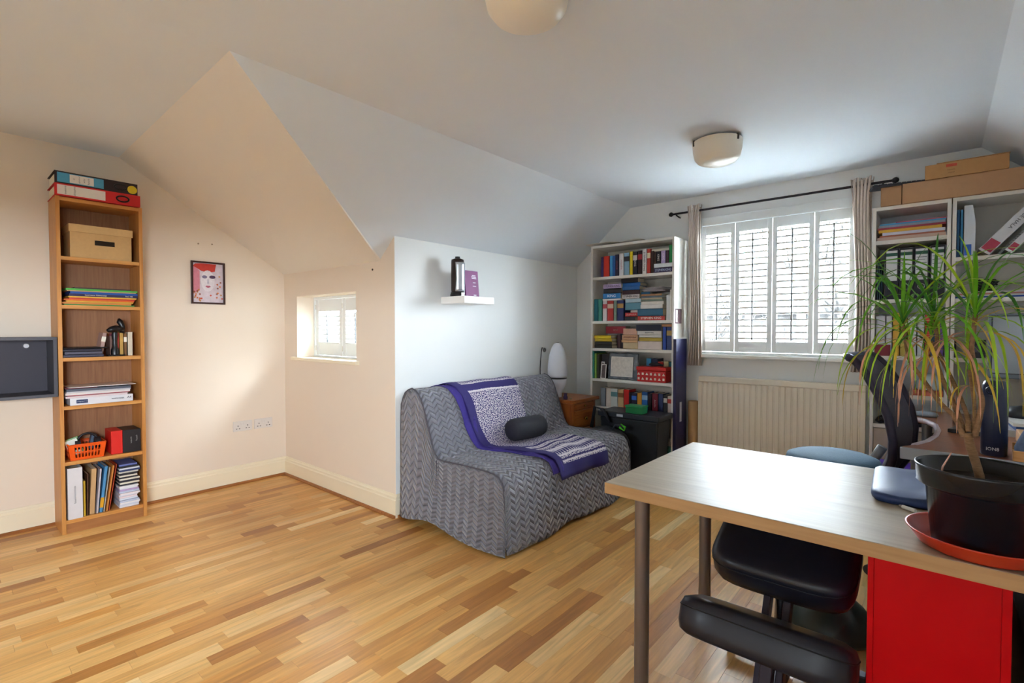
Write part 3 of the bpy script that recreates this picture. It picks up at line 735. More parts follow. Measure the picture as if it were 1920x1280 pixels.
# ------------------------------------------------------------------ framed picture
t = thing('framed_picture', 'small dark framed portrait painting with red hair on the cream wall', 'picture', (XA + .01, 1.42, 1.445))
y0, y1, z0, z1 = 1.305, 1.540, 1.447, 1.772
fm = M('#3b1f1a', .4, 0, .06, 30, 0, 'dark_frame_wood')
m = MB(); b_ = .013
m.box(XA + .001, XA + .018, y0, y0 + b_, z0, z1).box(XA + .001, XA + .018, y1 - b_, y1, z0, z1).box(XA + .001, XA + .018, y0 + b_, y1 - b_, z0, z0 + b_).box(XA + .001, XA + .018, y0 + b_, y1 - b_, z1 - b_, z1)
m.build('frame', fm, t, bevel=.001)
MB().box(XA + .001, XA + .006, y0 + b_, y1 - b_, z0 + b_, z1 - b_).build('print', M('#d6c9d2', .6, 0, .22, 26, 0, 'painted_paper'), t)
def flat(name, pts, col, d):
    n = len(pts); x_ = XA + .006 + d
    m = MB().add([(x_, p[0], p[1]) for p in pts], [tuple(range(n))])
    return m.build(name, M(col, .6, 0, .14, 60, 0, 'painted_paper'), t)
def ell(cy, cz, ry, rz, n=20, a0=0): return [(cy + ry * cos(a0 + 2 * pi * k / n), cz + rz * sin(a0 + 2 * pi * k / n)) for k in range(n)]
flat('pink_wash', [(y0 + b_, 1.52), (y0 + .06, 1.55), (y0 + .06, 1.70), (y0 + b_, 1.74)], '#cf8090', .0003)
flat('hair', [(y0 + b_, 1.735), (y0 + .03, 1.752), (y0 + .07, 1.757), (y1 - .06, 1.757), (y1 - .07, 1.70), (1.42, 1.69), (1.375, 1.70)], '#c23426', .0005)
flat('face', ell(1.42, 1.625, .048, .082), '#e3dce2', .0007)
flat('eye_shadow', ell(1.398, 1.655, .018, .012, 14), '#7d7392', .0010)
flat('eye_shadow', ell(1.452, 1.657, .022, .013, 14), '#4a3558', .0010)
flat('lips', [(1.402, 1.582), (1.412, 1.590), (1.421, 1.587), (1.430, 1.590), (1.441, 1.582), (1.421, 1.571)], '#b85e72', .0011)
flat('nose', [(1.419, 1.64), (1.424, 1.64), (1.429, 1.605), (1.414, 1.605)], '#b9b2c4', .0009)
rnd = random.Random(4)
for k in range(26):
    fy = rnd.choice([rnd.uniform(1.47, 1.52), rnd.uniform(1.325, 1.375), rnd.uniform(1.33, 1.51)]); fz = rnd.uniform(1.475, 1.74) if fy > 1.465 else rnd.uniform(1.47, 1.56)
    flat('flower', [(fy + (.009 if q % 2 else .005) * cos(q * pi / 5), fz + (.009 if q % 2 else .005) * sin(q * pi / 5)) for q in range(10)], rnd.choice(['#c4622c', '#d04a24', '#b8823c', '#8a4a3a', '#d27a3e']), .0013 + k * .00002)
# wall plugs left from another picture
for y_, z_ in ((1.36, 1.905), (1.455, 1.912)):
    o = MB().cyl((XA, y_, z_), (XA + .004, y_, z_), .006, n=10).build('wall_plug', M('#a08c78', .7, 0, .05, 30, 0, 'filler'))
    tag(o, 'small filled screw hole above the portrait, %s' % ('the fainter one' if y_ < 1.4 else 'nearer the slope'), 'screw hole', 'filled holes above the portrait')
# ------------------------------------------------------------------ double sockets
def socket(y0, label):
    t = thing('double_socket', label, 'socket', (XA + .005, y0 + .073, .425), 'double sockets on the cream wall')
    pm = M('#ded8d2', .35, 0, .02, 30, 0, 'white_plastic'); dm = M('#2d2522', .6, 0, .05, 30, 0, 'dark_slot')
    MB().box(XA + .0005, XA + .010, y0, y0 + .146, .427, .508).build('face_plate', pm, t, bevel=.003)
    for c in (.036, .110):
        for dy, dz, a, b in ((0, .012, .0028, .005), (-.011, -.010, .005, .0026), (.011, -.010, .005, .0026)):
            MB().box(XA + .0098, XA + .0106, y0 + c + dy - a, y0 + c + dy + a, .458 + dz - b, .458 + dz + b).build('pin_hole', dm, t)
    for c in (.062, .084):
        MB().box(XA + .0095, XA + .0135, y0 + c - .006, y0 + c + .006, .478, .498).build('rocker_switch', pm, t, bevel=.001)
socket(1.588, 'white double socket on the cream wall, nearer the oak bookcase')
socket(1.752, 'white double socket on the cream wall, nearer the alcove corner')
o = MB().cyl((-2.99, YB - .004, 1.665), (-2.99, YB, 1.665), .007, n=10).build('wall_plug', M('#3a2c22', .7, 0, .05, 30, 0, 'dark_hole'))
tag(o, 'dark screw hole above the small window near the wall corner', 'screw hole')
# ------------------------------------------------------------------ floating shelf with ornament and book
o = MB().box(XC + .0005, -2.50, 2.418, 2.722, 1.435, 1.485).build('floating_shelf', M('#efece8', .45, 0, .015, 20, 0, 'white_foil'), bevel=.002)
tag(o, 'small white floating shelf on the wall above the sofa', 'shelf')
t = thing('table_speaker', 'dark brown and silver upright speaker on the white floating shelf', 'speaker', (-2.60, 2.475, 1.485))
cx, cy, z0 = -2.625, 2.474, 1.4855
dk = M('#2a1915', .4, 0, .15, 60, .1, 'dark_leather')
MB().lathe([(0, 0), (.054, 0), (.054, .012), (.05, .022), (.05, .03), (0, .03)], (cx, cy, z0), 28).build('base', M('#17151a', .3, 0, .05, 30, 0, 'black_plastic'), t)
MB().lathe([(0, .03), (.044, .03), (.046, .05), (.046, .245), (.044, .262), (.02, .272), (0, .272)], (cx, cy, z0), 28).build('body', dk, t)
m = MB()
def silver(u, v):
    a = radians(-62 + 112 * u); zz = z0 + .035 + .205 * v
    a += radians(22) * sin(v * pi) * (0.5 - u) * .6
    return Vector((cx + .052 * cos(a), cy + .052 * sin(a), zz))
m.grid(silver, 14, 12)
m.build('silver_front', M('#c8ccd2', .25, .75, .12, 30, 0, 'brushed_silver', stretch=(60, 60, 1)), t, solid=.002)
MB().box(cx + .052, cx + .0545, cy - .014, cy + .014, z0 + .003, z0 + .026).build('name_plate', M('#d5d9d6', .4, .3, .03, 30, 0, 'plate'), t)
MB().cyl((cx, cy, z0 + .272), (cx, cy, z0 + .284), .018, n=16).build('top_knob', M('#1a171a', .3, 0, .05, 30, 0, 'black_plastic'), t)
t = thing('hardback_book', 'purple book propped upright behind the speaker on the floating shelf', 'book', (-2.61, 2.60, 1.485))
L = T(-2.600, 2.534, 1.4862) @ RY(radians(-5))
MB().box(-.012, 0, 0, .135, 0, .195).xf(L).build('cover', M('#7a2668', .5, 0, .05, 30, 0, 'purple_cover'), t, bevel=.001)
for k, (a, b, zz, h_) in enumerate(((.072, .108, .158, .006), (.064, .112, .147, .006), (.068, .114, .136, .006), (.078, .105, .106, .004), (.074, .108, .08, .004), (.078, .105, .012, .008))):
    MB().box(.0, .0006, a, b, zz, zz + h_).xf(L).build('cover_print', M('#e5d6e4', .5, 0, .1, 200, 0, 'print'), t)
# ------------------------------------------------------------------ sofa with quilted cover
def quilt_mat(name, su, sv, fu, fv):
    m = bpy.data.materials.new(name); m.use_nodes = True
    N = m.node_tree.nodes; L = m.node_tree.links; b = N['Principled BSDF']
    b.inputs['Roughness'].default_value = .6; b.inputs['Sheen Weight'].default_value = .35; b.inputs['Sheen Roughness'].default_value = .35
    uv = N.new('ShaderNodeUVMap'); sep = N.new('ShaderNodeSeparateXYZ'); L.new(uv.outputs[0], sep.inputs[0])
    def math(op, a, bb=None, c=None):
        n = N.new('ShaderNodeMath'); n.operation = op
        for i, q in enumerate((a, bb, c)):
            if q is None: continue
            if isinstance(q, (int, float)): n.inputs[i].default_value = q
            else: L.new(q, n.inputs[i])
        return n.outputs[0]
    u = math('MULTIPLY', sep.outputs['X'], su * fu); v = math('MULTIPLY', sep.outputs['Y'], sv * fv)
    tri = math('PINGPONG', u, .5)
    w = math('ADD', v, math('MULTIPLY', tri, 1.5))
    fr = math('PINGPONG', w, .5)
    puff = math('POWER', math('MULTIPLY', fr, 2.0), .45)
    no = N.new('ShaderNodeTexNoise'); no.inputs['Scale'].default_value = 9; no.inputs['Detail'].default_value = 5
    tc = N.new('ShaderNodeTexCoord'); L.new(tc.outputs['Object'], no.inputs['Vector'])
    hgt = math('ADD', puff, math('MULTIPLY', no.outputs['Fac'], .8))
    bp = N.new('ShaderNodeBump'); bp.inputs['Strength'].default_value = 1.0; bp.inputs['Distance'].default_value = .016
    L.new(hgt, bp.inputs['Height']); L.new(bp.outputs['Normal'], b.inputs['Normal'])
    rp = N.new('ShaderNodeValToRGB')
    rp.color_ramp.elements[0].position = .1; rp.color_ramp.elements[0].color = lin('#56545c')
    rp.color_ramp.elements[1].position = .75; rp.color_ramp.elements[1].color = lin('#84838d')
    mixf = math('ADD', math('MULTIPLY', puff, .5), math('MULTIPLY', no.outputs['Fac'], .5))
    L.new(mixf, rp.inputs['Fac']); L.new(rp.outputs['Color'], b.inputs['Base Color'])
    return m
SY0, SY1 = 2.035, 3.45
sprof = [(-2.700, .03), (-2.705, .25), (-2.705, .5), (-2.70, .70), (-2.685, .79), (-2.645, .848), (-2.585, .868), (-2.53, .85), (-2.485, .79), (-2.445, .69), (-2.405, .58), (-2.37, .49), (-2.34, .452), (-2.28, .446), (-2.12, .452), (-1.96, .452), (-1.87, .446), (-1.82, .428), (-1.797, .39), (-1.787, .30), (-1.778, .15), (-1.765, .02)]
def resample(pts, n):
    d = [0]
    for a, b in zip(pts[:-1], pts[1:]): d.append(d[-1] + math.dist(a, b))
    out = []
    for k in range(n + 1):
        s_ = d[-1] * k / n; i = max(j for j in range(len(d)) if d[j] <= s_ + 1e-9); i = min(i, len(pts) - 2)
        q = (s_ - d[i]) / (d[i + 1] - d[i]); out.append((pts[i][0] + (pts[i + 1][0] - pts[i][0]) * q, pts[i][1] + (pts[i + 1][1] - pts[i][1]) * q))
    return out, d[-1]
SP, SLEN = resample(sprof, 60)
sofa = thing('sofa_bed', 'two-seat sofa bed under a grey quilted chevron cover', 'sofa', (-2.24, (SY0 + SY1) / 2, 0))
def hem(y):  # small waves of the hanging cover along the front
    return .012 * sin(y * 7.3) + .008 * sin(y * 17 + 1)
def cover(u, v):
    i = min(int(round(v * 60)), 60); x, z = SP[i]
    y = SY0 + (SY1 - SY0) * u
    low = max(0, 1 - z / .3) if x > -2 else 0
    z = max(z + hem(y) * low, .012 + hem(y) * .3 * low)
    x += .012 * sin(y * 9) * low + .006 * sin(y * 5 + z * 9) * (1 if x > -2.6 else 0)
    z += .004 * sin(y * 6 + x * 8)
    return Vector((x, y, z))
m = MB().grid(cover, 48, 60)
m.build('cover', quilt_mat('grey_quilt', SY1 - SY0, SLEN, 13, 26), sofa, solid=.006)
def ztop(x):
    best = .02
    for a, b in zip(sprof[:-1], sprof[1:]):
        lo, hi = min(a[0], b[0]), max(a[0], b[0])
        if lo <= x <= hi and hi - lo > 1e-6:
            q = (x - a[0]) / (b[0] - a[0]); best = max(best, a[1] + (b[1] - a[1]) * q)
    return best
side_q = quilt_mat('grey_quilt_side', .94, .6, 13, 26)
for yy, sgn in ((SY0, -1), (SY1, 1)):
    def endp(u, v, yy=yy, sgn=sgn):
        x = -2.702 + (2.702 - 1.772) * u
        zt = ztop(min(max(x, -2.69), -1.79))
        if x > -1.80: zt = min(zt, .40)
        h0 = .012 + .055 * math.exp(-((u - .33) / .2) ** 2)
        z = h0 + (zt - h0) * v
        out = (1 - v) ** 2 * (1 if sgn < 0 else .3) * (.012 + .03 * max(0, sin(u * pi * 1.1)) + .012 * sin(u * 9))
        return Vector((x, yy + sgn * (out + .004), z))
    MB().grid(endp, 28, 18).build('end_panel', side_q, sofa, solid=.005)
    pts = [Vector((x, yy + sgn * .004, z + .003)) for x, z in SP[6:58]]
    MB().tube(pts, .005, 6).build('piping', M('#55525a', .8, 0, .1, 60, 0, 'grey_piping'), sofa)
    m = MB().tube([Vector((-2.345, yy + sgn * (.006 + .03 * (1 - k / 8) ** 2), .07 + .375 * k / 8)) for k in range(9)], .003, 6)
    m.build('seam', M('#4c484f', .8, 0, .1, 60, 0, 'grey_piping'), sofa)
MB().box(-2.66, -1.86, SY0 + .06, SY1 - .06, .04, .40).build('mattress_base', M('#3a383c', .9, 0, .1, 30, 0, 'dark_fabric'), sofa)
# ------------------------------------------------------------------ purple printed throw
def throw_mat():
    m = bpy.data.materials.new('printed_cotton'); m.use_nodes = True
    N = m.node_tree.nodes; L = m.node_tree.links; b = N['Principled BSDF']; b.inputs['Roughness'].default_value = .85
    uv = N.new('ShaderNodeUVMap'); sep = N.new('ShaderNodeSeparateXYZ'); L.new(uv.outputs[0], sep.inputs[0])
    def math(op, a, bb=None):
        n = N.new('ShaderNodeMath'); n.operation = op
        for i, q in enumerate((a, bb)):
            if q is None: continue
            if isinstance(q, (int, float)): n.inputs[i].default_value = q
            else: L.new(q, n.inputs[i])
        return n.outputs[0]
    mp = N.new('ShaderNodeMapping'); mp.inputs['Scale'].default_value = (.66, 1.5, 1); L.new(uv.outputs[0], mp.inputs[0])
    no = N.new('ShaderNodeTexNoise'); no.inputs['Scale'].default_value = 105; no.inputs['Detail'].default_value = 2; L.new(mp.outputs[0], no.inputs['Vector'])
    sp = math('GREATER_THAN', no.outputs['Fac'], .5)
    # zigzag band
    zz = math('PINGPONG', math('MULTIPLY', sep.outputs['X'], 22), .5)
    zg = math('GREATER_THAN', math('FRACT', math('ADD', math('MULTIPLY', sep.outputs['Y'], 14), zz)), .45)
    def band(a, c): return math('MULTIPLY', math('GREATER_THAN', sep.outputs['Y'], a), math('LESS_THAN', sep.outputs['Y'], c))
    inz = math('MAXIMUM', band(.80, .875), band(.0, .085))
    pat = math('ADD', math('MULTIPLY', sp, math('SUBTRACT', 1, inz)), math('MULTIPLY', zg, inz))
    purple = math('LESS_THAN', sep.outputs['X'], .13)
    for a, c in ((.105, .15), (.665, .685), (.725, .745), (.785, .795), (.905, .912), (.93, 1.01)): purple = math('MAXIMUM', purple, band(a, c))
    white = math('MULTIPLY', math('GREATER_THAN', sep.outputs['X'], .13), band(.095, .103))
    for a, c in ((.152, .162), (.69, .70), (.71, .72), (.75, .76), (.88, .89), (.915, .922)): white = math('MAXIMUM', white, math('MULTIPLY', math('GREATER_THAN', sep.outputs['X'], .13), band(a, c)))
    k = math('MAXIMUM', math('MULTIPLY', pat, math('SUBTRACT', 1, purple)), white)
    mx = N.new('ShaderNodeMix'); mx.data_type = 'RGBA'; mx.inputs[6].default_value = lin('#2f2668'); mx.inputs[7].default_value = lin('#d9d0d6')
    L.new(k, mx.inputs[0]); L.new(mx.outputs[2], b.inputs['Base Color'])
    return m
tp0 = [(-2.66, .835), (-2.645, .848)] + [p for p in sprof[6:19]] + [(-1.787, .31)]
TP, TL = resample(tp0, 50)
def yl_at(x, z):
    st = [(-2.66, 2.27, 2.93), (-2.585, 2.30, 2.97), (-2.36, 2.43, 2.985), (-1.81, 2.535, 3.14), (-1.78, 2.55, 3.15)]
    for a, b in zip(st[:-1], st[1:]):
        if a[0] <= x <= b[0]:
            q = (x - a[0]) / (b[0] - a[0]); return a[1] + (b[1] - a[1]) * q, a[2] + (b[2] - a[2]) * q
    return st[-1][1:]
def throw_fn(off, ua, ub, va=0.0, vb=1.0, drop=0.0):
    def fn(u, v):
        vv = va + (vb - va) * v
        i = min(max(int(round(vv * 50)), 0), 50); x, z = TP[i]
        j0, j1 = max(i - 1, 0), min(i + 1, 50)
        tx, tz = TP[j1][0] - TP[j0][0], TP[j1][1] - TP[j0][1]; l = math.hypot(tx, tz)
        nx, nz = -tz / l, tx / l
        ya, yb2 = yl_at(x, z)
        y = ya + (yb2 - ya) * (ua + (ub - ua) * u)
        w = off + .004 + .004 * sin(u * 14 + vv * 9) * (.5 + vv) + .003 * sin(vv * 31 + u * 5)
        w += .012 * max(0, sin(u * 8 + 1)) * max(0, (vv - .93) / .07)
        return Vector((x + nx * w, y + .012 * sin(vv * 12), z + nz * w + .004 * sin(y * 6 + x * 8)))
    return fn
thr = thing('throw_blanket', 'purple and white printed cotton throw draped over the grey sofa', 'throw', (-2.25, 2.75, .44))
MB().grid(throw_fn(.010, 0, 1), 40, 50).build('printed_cloth', throw_mat(), thr, solid=.002)
MB().grid(throw_fn(.004, -.10, .10, 0, .97), 8, 50).build('plain_border_fold', M('#3a2c80', .85, 0, .08, 40, .1, 'purple_cotton'), thr, solid=.002)
# ------------------------------------------------------------------ bolster
c = Vector((-2.255, 2.80, .545)); ax = Vector((.10, .995, 0)).normalized()
m = MB(); n = 22
prof = [(0, -.165), (.03, -.165), (.058, -.160), (.072, -.148), (.078, -.125), (.080, -.06), (.080, .06), (.078, .125), (.072, .148), (.058, .160), (.03, .165), (0, .165)]
m.lathe(prof, (0, 0, 0), n); m.xf(frame_from(ax.orthogonal(), ax.cross(ax.orthogonal()), c) if False else T(*c) @ ax.to_track_quat('Z', 'Y').to_matrix().to_4x4())
tag(m.build('bolster_cushion', M('#24242e', .7, 0, .06, 60, .05, 'navy_jersey')), 'navy bolster cushion lying on the printed throw', 'cushion')
# ------------------------------------------------------------------ wooden nightstand
NX0, NX1, NY0, NY1 = -2.69, -2.315, 3.475, 3.885
cab = wood('#7c3c14', '#a35a24', 'z', .35, 6, 'cherry_wood'); cabh = wood('#86431a', '#b0652c', 'y', .35, 6, 'cherry_wood')
t = thing('nightstand', 'brown wooden nightstand with brass knobs between sofa and white bookcase', 'nightstand', (-2.5, 3.68, 0))
MB().box(NX0 + .02, NX1 - .025, NY0 + .02, NY1 - .02, .05, .628).build('cabinet_body', cab, t, bevel=.002)
MB().box(NX0, NX1 + .012, NY0 - .004, NY1 + .012, .629, .658).build('top_board', cabh, t, bevel=.005)
for y_ in (NY0 + .02, NY1 - .055):
    MB().box(NX1 - .028, NX1 - .012, y_, y_ + .035, 0.0, .628).build('front_post', cab, t, bevel=.003)
brass = M('#b08d3c', .25, .9, .08, 40, 0, 'aged_brass')
for z0_, z1_, kn in ((.572, .618, .010), (.415, .560, .018), (.235, .402, .018)):
    d = MB().box(NX1 - .024, NX1 - .010, NY0 + .062, NY1 - .062, z0_, z1_).build('drawer', cabh, t, bevel=.003)
    yk = (NY0 + NY1) / 2; zk = (z0_ + z1_) / 2
    mk = MB().lathe([(0, 0), (kn * .5, 0), (kn * .45, kn * .5), (kn, kn * .9), (kn * .9, kn * 1.5), (0, kn * 1.7)], (0, 0, 0), 16)
    mk.xf(T(NX1 - .010, yk, zk) @ RY(pi / 2)); mk.build('knob', brass, d)
# white egg speaker
t = thing('egg_lamp', 'white egg-shaped lamp with dark ring standing on the wooden nightstand', 'lamp', (-2.55, 3.60, .658))
ec = (-2.55, 3.60, .6585)
wm = M('#dcdfe8', .35, 0, .015, 20, 0, 'satin_white')
eg = [(0, .475), (.02, .474), (.035, .465), (.055, .43), (.073, .37), (.084, .30), (.088, .24), (.086, .19), (.082, .175), (0, .175)]
MB().lathe(eg, ec, 36).build('shade', wm, t)
MB().lathe([(0, .174), (.081, .174), (.083, .168), (.081, .162), (0, .162)], ec, 36).build('dark_ring', M('#2b2b30', .3, 0, .05, 30, 0, 'dark_plastic'), t)
MB().lathe([(0, .161), (.080, .161), (.074, .12), (.058, .08), (.04, .05), (.038, .0), (0, .0)], ec, 36).build('lower_bowl', wm, t)
MB().cyl((ec[0], ec[1], ec[2] + .474), (ec[0], ec[1], ec[2] + .48), .012, n=14).build('top_button', M('#8a8d93', .3, .5, .03, 30, 0, 'grey_metal'), t)
# trinket
t = thing('trinket', 'small purple trinket on the nightstand beside the egg lamp', 'ornament', (-2.40, 3.53, .658))
MB().lathe([(0, 0), (.018, 0), (.02, .02), (.012, .035), (.016, .05), (0, .056)], (-2.41, 3.52, .6585), 12).build('body', M('#3a2450', .4, 0, .1, 60, 0, 'purple_glass'), t)
MB().tube([(-2.385, 3.55, .665), (-2.36, 3.54, .668), (-2.35, 3.51, .664)], .004, 6).build('chain', M('#9a8a70', .3, .7, .05, 60, 0, 'metal_chain'), t)
# cable and ring on the wall
t = thing('wall_cable', 'thin black cable hanging from a grey ring on the wall behind the sofa', 'cable', (XC, 3.62, .8))
m = MB().tube([(XC + .006, 3.625, 1.085), (XC + .012, 3.61, 1.088), (XC + .010, 3.60, 1.05), (XC + .008, 3.595, .98), (XC + .010, 3.585, .90), (XC + .02, 3.575, .80), (XC + .03, 3.57, .70)], .004, 6)
m.build('cable', M('#26221f', .5, 0, .05, 30, 0, 'black_rubber'), t)
m = MB(); n = 20
m.tube([Vector((XC + .006, 3.655 + .016 * cos(2 * pi * k / n), 1.065 + .016 * sin(2 * pi * k / n))) for k in range(n + 1)], .005, 6)
m.build('ring', M('#75726e', .35, .5, .05, 30, 0, 'grey_metal'), t)
MB().cyl((XC, 3.655, 1.065), (XC + .008, 3.655, 1.065), .008, n=12).build('screw', M('#9a968f', .3, .8, .05, 30, 0, 'steel'), t)
# ------------------------------------------------------------------ white bookcase with paperbacks
YF = 3.91
I4 = Matrix.Identity(4)
lam = M('#e6e2da', .45, 0, .015, 20, 0, 'white_laminate')
def white_case(label, x0, x1, ztop, shelves, back='#d8d2c8', side_th=.018):
    t = thing('bookcase', label, 'bookcase', ((x0 + x1) / 2, YF + .14, 0), 'white laminate bookcases')
    MB().box(x0, x0 + side_th, YF, YD - .01, 0, ztop).build('side_panel', lam, t, bevel=.001)
    MB().box(x1 - side_th, x1, YF, YD - .01, 0, ztop).build('side_panel', lam, t, bevel=.001)
    MB().box(x0 + side_th, x1 - side_th, YF + .002, YD - .01, ztop - .022, ztop).build('top_board', lam, t, bevel=.001)
    MB().box(x0 + side_th, x1 - side_th, YD - .018, YD - .011, .06, ztop - .022).build('back_panel', M(back, .6, 0, .02, 20, 0, 'white_backboard'), t)
    for z in shelves: MB().box(x0 + side_th, x1 - side_th, YF + .004, YD - .018, z - .024, z).build('shelf', lam, t, bevel=.001)
    MB().box(x0 + side_th, x1 - side_th, YF + .03, YF + .045, 0, .055).build('plinth', lam, t)
    return t
WX0, WX1 = -2.405, -1.628
WZ = [1.718, 1.327, 1.084, .812, .548, .08]
white_case('wide white bookcase full of paperbacks left of the big window', WX0, WX1, 1.998, WZ)
def cx(xc, yc=400, o=430): return PY(1080 + .1875 * xc, o + .1875 * yc, YF).x
KZ = .000992
GB = 'paperbacks in the white bookcase'
def upright(row, zs, items, yoff=.015, dpt=.125, tag_='on'):
    for i, it in enumerate(items):
        x0c, x1c, h, col, nm = it[:5]; title = it[5] if len(it) > 5 else None; tc_ = it[6] if len(it) > 6 else '#f4efe4'; band = it[7] if len(it) > 7 else None
        x0 = cx(x0c); x1 = cx(x1c)
        book(I4, x0 + .0006, YF + yoff + rr(0, .012), zs + .0006, x1 - x0 - .0012, h, dpt, col, '%s book, %s from left %s' % (nm, ORD[i], row), GB, title=title, tcol=tc_, band=band)
def pile(where, z, items, yoff=.01, dpt=.13):
    """items from the bottom up"""
    z += .0006
    for i, it in enumerate(items):
        x0c, x1c, th, col, nm = it[:5]; title = it[5] if len(it) > 5 else None; tc_ = it[6] if len(it) > 6 else '#f4efe4'
        x0 = cx(x0c); x1 = cx(x1c)
        book(I4, x0, YF + yoff + rr(0, .015), z, th, x1 - x0, dpt, col, '%s book, %s from bottom %s' % (nm, ORD[i], where), GB, lying=True, title=title, tcol=tc_, tsize=th * .75)
        z += th + .0006
    return z
W_ = 'white bookcase'
upright('on the top shelf of the ' + W_, WZ[0], [
    (240, 266, .178, '#3a2a6a', 'purple'), (266, 322, .182, '#d8351f', 'thick red'), (322, 352, .182, '#4aa0d8', 'light blue'), (352, 382, .180, '#2c62b0', 'blue'),
    (382, 419, .186, '#2a2440', 'navy and red', '~~~~~~~', '#e05050'), (420, 467, .190, '#dfe0e4', 'white', '~~~~~~', '#c04848'), (468, 523, .192, '#8fb4cc', 'sky blue', None, None, '#2c2c34'),
    (525, 556, .200, '#e8cf1c', 'yellow'), (558, 601, .195, '#23222a', 'black', 'KING', '#e6e0d6', '#d8d4cc'), (603, 649, .200, '#2c1820', 'black and red', None, None, '#a82c34'),
    (652, 695, .205, '#e9e6e4', 'white', 'STEPHEN KING', '#2b2a30'), (697, 733, .205, '#c03a30', 'red and cream', None, None, '#e8dcc0'), (736, 766, .185, '#3a2a24', 'dark brown')])
z = pile('at the end of the top shelf', WZ[0], [(768, 955, .040, '#3a3058', 'purple', 'STEPHEN KING', '#b8c4e8'), (770, 950, .034, '#dfe6e4', 'white and teal')])
zt = z
for i, (a, b, h, c_, nm, tt, tc_) in enumerate([(770, 790, .098, '#4a3028', 'brown', None, None), (790, 835, .10, '#1f1e26', 'black', 'KING', '#e6e2dc'), (838, 885, .102, '#b9a8d4', 'lilac', 'KING', '#f4f0f8'), (888, 918, .10, '#3a1c2c', 'dark plum', None, None)]):
    book(I4, cx(a) + .0006, YF + .02, zt, cx(b) - cx(a) - .0012, h, .11, c_, 'small %s book standing on the lying books of the top shelf' % nm, GB, title=tt, tcol=tc_ or '#fff')
book(I4, cx(922) + .0006, YF + .015, zt, cx(955) - cx(922) - .0015, .142, .12, '#1f8a48', 'green book standing on the lying books at the top shelf end', GB)
book(I4, cx(740), YF + .03, zt + .1035, .02, cx(918) - cx(740), .10, '#e3dccb', 'cream book lying across the small upright books of the top shelf', GB, lying=True)
# second shelf
upright('on the second shelf of the ' + W_, WZ[1], [
    (172, 211, .196, '#1f6f7c', 'teal'), (212, 251, .196, '#3c8a7c', 'sea green'), (256, 300, .178, '#dcd2d0', 'white and red', None, None, '#b84a50'), (301, 363, .178, '#b8322e', 'thick red', None, None, '#d8b8a0'),
    (368, 399, .178, '#7c9080', 'grey green'), (402, 467, .178, '#23306a', 'navy and gold', None, None, '#b08848')])
pile('on the upright books of the second shelf', WZ[1] + .179, [(258, 440, .016, '#e6e2e0', 'thin white'), (262, 438, .046, '#2f7fc0', 'blue', 'KING', '#eef2f6'), (262, 440, .042, '#26222a', 'black and yellow'), (264, 440, .038, '#b9a2c8', 'lilac', 'STEPHEN KING', '#4a3a5c')])
pile('in the middle pile of the second shelf', WZ[1], [(472, 575, .034, '#25242c', 'black'), (474, 606, .034, '#b83a3a', 'red', '~~~~~~~', '#f0dcd8'), (530, 606, .022, '#e3d8d2', 'white and red'), (476, 636, .062, '#5c8fa0', 'teal and white'), (472, 630, .034, '#b8d0dc', 'pale blue'),
     (446, 620, .036, '#e2dcd8', 'white', 'STEPHEN KING', '#3a3038'), (448, 624, .036, '#3a2226', 'dark red'), (446, 620, .034, '#2a66a8', 'blue and yellow', None, None), (444, 622, .030, '#2468b4', 'bright blue'), (434, 602, .036, '#26222a', 'black', None, None)], yoff=.03)
zt = pile('in the right pile of the second shelf', WZ[1], [(612, 884, .036, '#c23c34', 'red', 'STEPHEN KING', '#f2e4dc'), (612, 866, .060, '#2f6684', 'blue teal'), (640, 862, .034, '#e4e0da', 'white'), (642, 868, .028, '#dcd6cc', 'off-white'), (640, 858, .014, '#8a9a8a', 'thin sage'), (642, 850, .014, '#c2b49a', 'thin tan'), (640, 862, .014, '#7a8a98', 'thin slate'), (642, 850, .016, '#b88a60', 'thin brown'), (640, 730, .018, '#2f6ea0', 'small blue')])
m = MB()
for k in range(7):
    q = MB().cbox((cx(765), YF + .09, zt + .003 + k * .005), (.20 + rr(-.02, .03), .15, .003), Matrix.Rotation(rr(-.15, .15), 3, 'Z') @ Matrix.Rotation(rr(-.03, .03), 3, 'Y')); m.join(q)
tag(m.build('loose_papers', M('#b9b2b8', .7, 0, .2, 40, 0, 'paper')), 'loose crumpled papers topping the right pile of the second shelf', 'papers')
sheets(I4, cx(897), cx(934), YF + .02, YF + .16, WZ[1] + .0006, WZ[1] + .205, '#d8d8d4', 'upright pale booklets at the right end of the second shelf', None, 'booklets')
sheets(I4, cx(939), cx(954), YF + .01, YF + .16, WZ[1] + .0006, WZ[1] + .245, '#efece4', 'tall white card standing at the right end of the second shelf', None, 'card_sheet')
# third shelf
zt = pile('in the small left pile of the third shelf', WZ[2], [(178, 352, .028, '#25211c', 'black'), (180, 350, .030, '#2d2820', 'black and tan'), (178, 348, .026, '#d8b81c', 'yellow and black'), (176, 345, .028, '#e2c414', 'yellow')])
book(I4, cx(405), YF + .09, WZ[2] + .0006, .036, .125, .11, '#30242a', 'dark book standing behind the small yellow pile', GB)
book(I4, cx(365), YF + .09, WZ[2] + .0006, .036, .125, .11, '#4a2a30', 'maroon book standing behind the small yellow pile', GB)
book(I4, cx(244), YF + .10, WZ[2] + .130, .066, cx(444) - cx(244), .09, '#9a2430', 'red hardback lying behind and above the yellow pile', GB, lying=True, title='~~~~', tcol='#e8d8d0', tsize=.02)
pile('in the second pile of the third shelf', WZ[2], [(462, 608, .054, '#c9b48c', 'tan and violet'), (448, 610, .022, '#d8a878', 'thin tan'), (456, 612, .044, '#d0a078', 'tan', '~~~~~~~', '#8a4a34'), (468, 606, .054, '#d8a890', 'peach and violet')])
